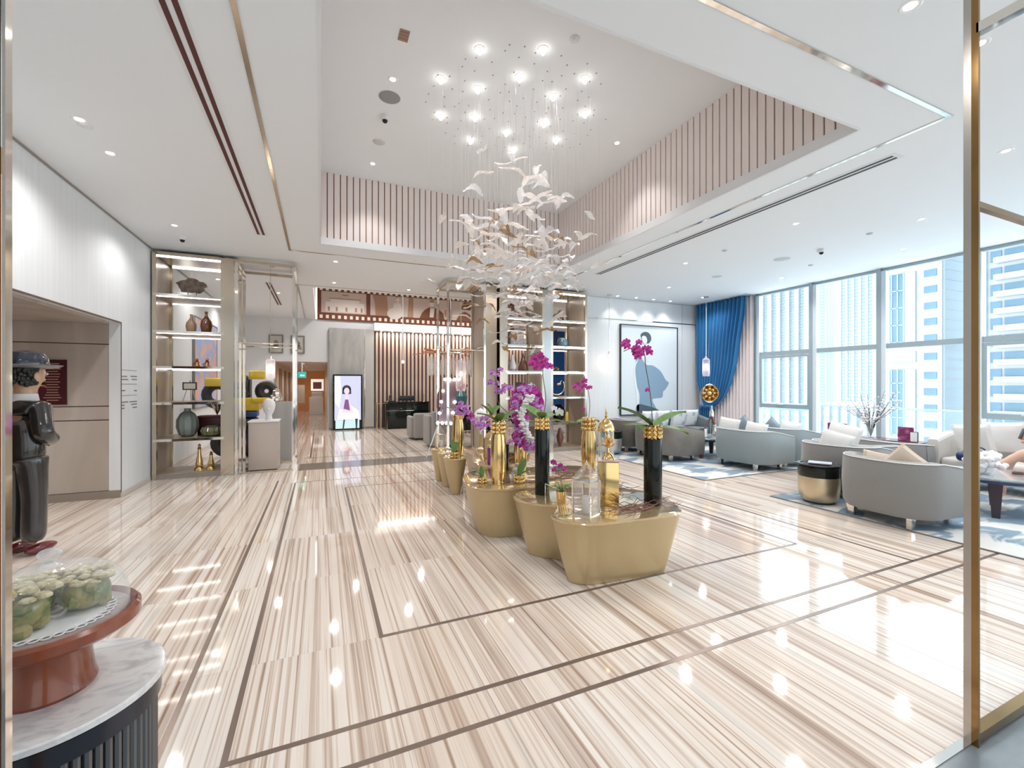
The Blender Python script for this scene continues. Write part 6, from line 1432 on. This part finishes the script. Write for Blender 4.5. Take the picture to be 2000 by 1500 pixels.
# white office tower (u 1725-1840)
X = 65; ya, yb = YR(1722, X), YR(1840, X); xb = X*(YR(1840,1)/YR(1882,1))
b = thing('office_tower', 'white clad office tower with a tall glazed strip and small square windows', 'building', (X, ya, -40))
ob('main_block', M().box(X, xb, yb, ya, -40, ZR(1780, 500, X)), BW, b, False)
ob('blue_side', M().box(X+.2, xb, yb-.15, yb, -40, ZR(1880, 480, X)), BBL, b, False)
gx0, gx1 = YR(1733, X), YR(1790, X)
for (v0, v1) in ((535,670),(722,850),(880,1000)):
    g = ob('glazed_strip', M().box(X-.3, X, YR(1768,X), gx0, ZR(1760,v1,X), ZR(1760,v0,X)), BGL, b, False)
    m = M(); z0, z1 = ZR(1760,v1,X), ZR(1760,v0,X)
    for i in range(4): y = gx0+(YR(1768,X)-gx0)*i/3; m.box(X-.4, X-.3, y-.06, y+.06, z0, z1)
    z = z0
    while z < z1: m.box(X-.4, X-.3, YR(1768,X), gx0, z, z+.12); z += 2.1
    ob('mullions', m, BBL, g, False)
    ob('grey_panel', M().box(X-.3, X, gx1, YR(1768,X), z0, z1), BGR, b, False)
ob('grey_band', M().box(X-.2, X, gx1, gx0, ZR(1760,708,X), ZR(1760,687,X)), BGR, b, False)
wn = mesh_of('window', M().box(-.10,.0,-.58,.58,-.40,.40), BGL, False)
for k, v in enumerate((533, 565, 597, 628, 660, 696, 733, 765, 797, 829, 861, 893)):
    inst(wn, 'window', (-.0, YR(1817.5,X)-ya, ZR(1817,v,X)+40), parent=b)
for k in range(16): ob('cladding_joint', M().box(X-.02, X, yb, gx1, ZR(1817, 549+k*32, X)-.05, ZR(1817, 549+k*32, X)+.05), BGR, b, False)
for k in range(22): ob('cladding_joint', M().box(X+.2, xb-.2, yb-.19, yb-.15, ZR(1860,480+k*20,X)-.05, ZR(1860,480+k*20,X)+.05), BGR, b, False)
# apartment tower right
X = 58; b = thing('apartment_tower', 'pale apartment tower with stacked balconies seen beyond the right post', 'building', (X, 12, -40))
ob('main_block', M().box(X, X+14, YR(2300,X), YR(1900,X), -40, 45), BW, b, False)
pit = (ZR(1950, 500, X)-ZR(1950, 533, X))
wn2 = mesh_of('window', M().box(-.1,0,-.36,.36,-.50,.50), BGL, False); blc = mesh_of('balcony', M().box(-.8,0,-1.35,1.35,-.08,.06).box(-.8,-.77,-1.35,1.35,.06,.42), BW, False)
wn3 = mesh_of('window', M().box(-.1,0,-.85,.85,-.5,.5), BGL, False)
for k in range(-2, 17):
    z = ZR(1950, 500, X)-k*pit
    for u, s_ in ((1915,wn2),(1946,wn2),(1989,wn3),(2030,wn2),(2075,wn3),(2120,wn2)): inst(s_, 'window', (0, YR(u,X)-12, z+40), parent=b)
    for u in (1989, 2075): inst(blc, 'balcony', (0, YR(u,X)-12, z+40-.66), parent=b)
ob('stair_recess', M().box(X-.4, X, YR(1930,X), YR(1926,X), -40, 45), BGR, b, False)
# distant towers
def tower(label, u0, u1, vtop, X, col, fl, cols, dark, n=None):
    b = thing('distant_tower', label, 'building', (X, YR(u0,X), -60)); y1, y0 = YR(u0,X), YR(u1,X); zt = ZR((u0+u1)/2, vtop, X); w_ = y1-y0
    ob('main_block', M().box(X, X+w_, y0, y1, -120, zt), col, b, False)
    m = M(); z = ZR((u0+u1)/2, 960, X)
    while z < min(zt, ZR(u0, 450, X)): m.box(X-w_*.015, X, y0, y1, z, z+fl*.42); z += fl
    o = ob('floor_bands', m, dark, b, False); o['kind'] = 'stuff'
    for c in range(cols+1):
        y = y0+w_*c/cols; ob('column_strip', M().box(X-w_*.05, X, y-w_*.035, y+w_*.035, -120, zt), BW, b, False)
tower('broad pale grid-fronted tower at the left of the windows', 1474, 1578, 470, 260, BW, 1.75, 6, BCY)
tower('slim blue-white tower just right of the second mullion', 1586, 1613, 540, 240, BBL, 1.6, 2, BCY)
tower('tall white and blue balconied tower left of the third mullion', 1642, 1708, 535, 220, BW, 1.5, 5, BCY)
tower('lower hazy tower in the bright gap between the tall ones', 1612, 1632, 690, 380, BBL, 2.6, 2, BCY)
tower('low hazy block at the foot of the bright gap', 1626, 1650, 718, 420, BBL, 3.0, 2, BCY)
tower('hidden edge tower behind the third mullion', 1700, 1726, 600, 240, BBL, 1.6, 2, BCY)
tower('pale low building with a white front at street level', 1586, 1730, 790, 120, BW, 2.5, 8, BCY)
tower('pale low building at street level on the far left', 1470, 1580, 800, 130, BW, 2.5, 6, BCY)
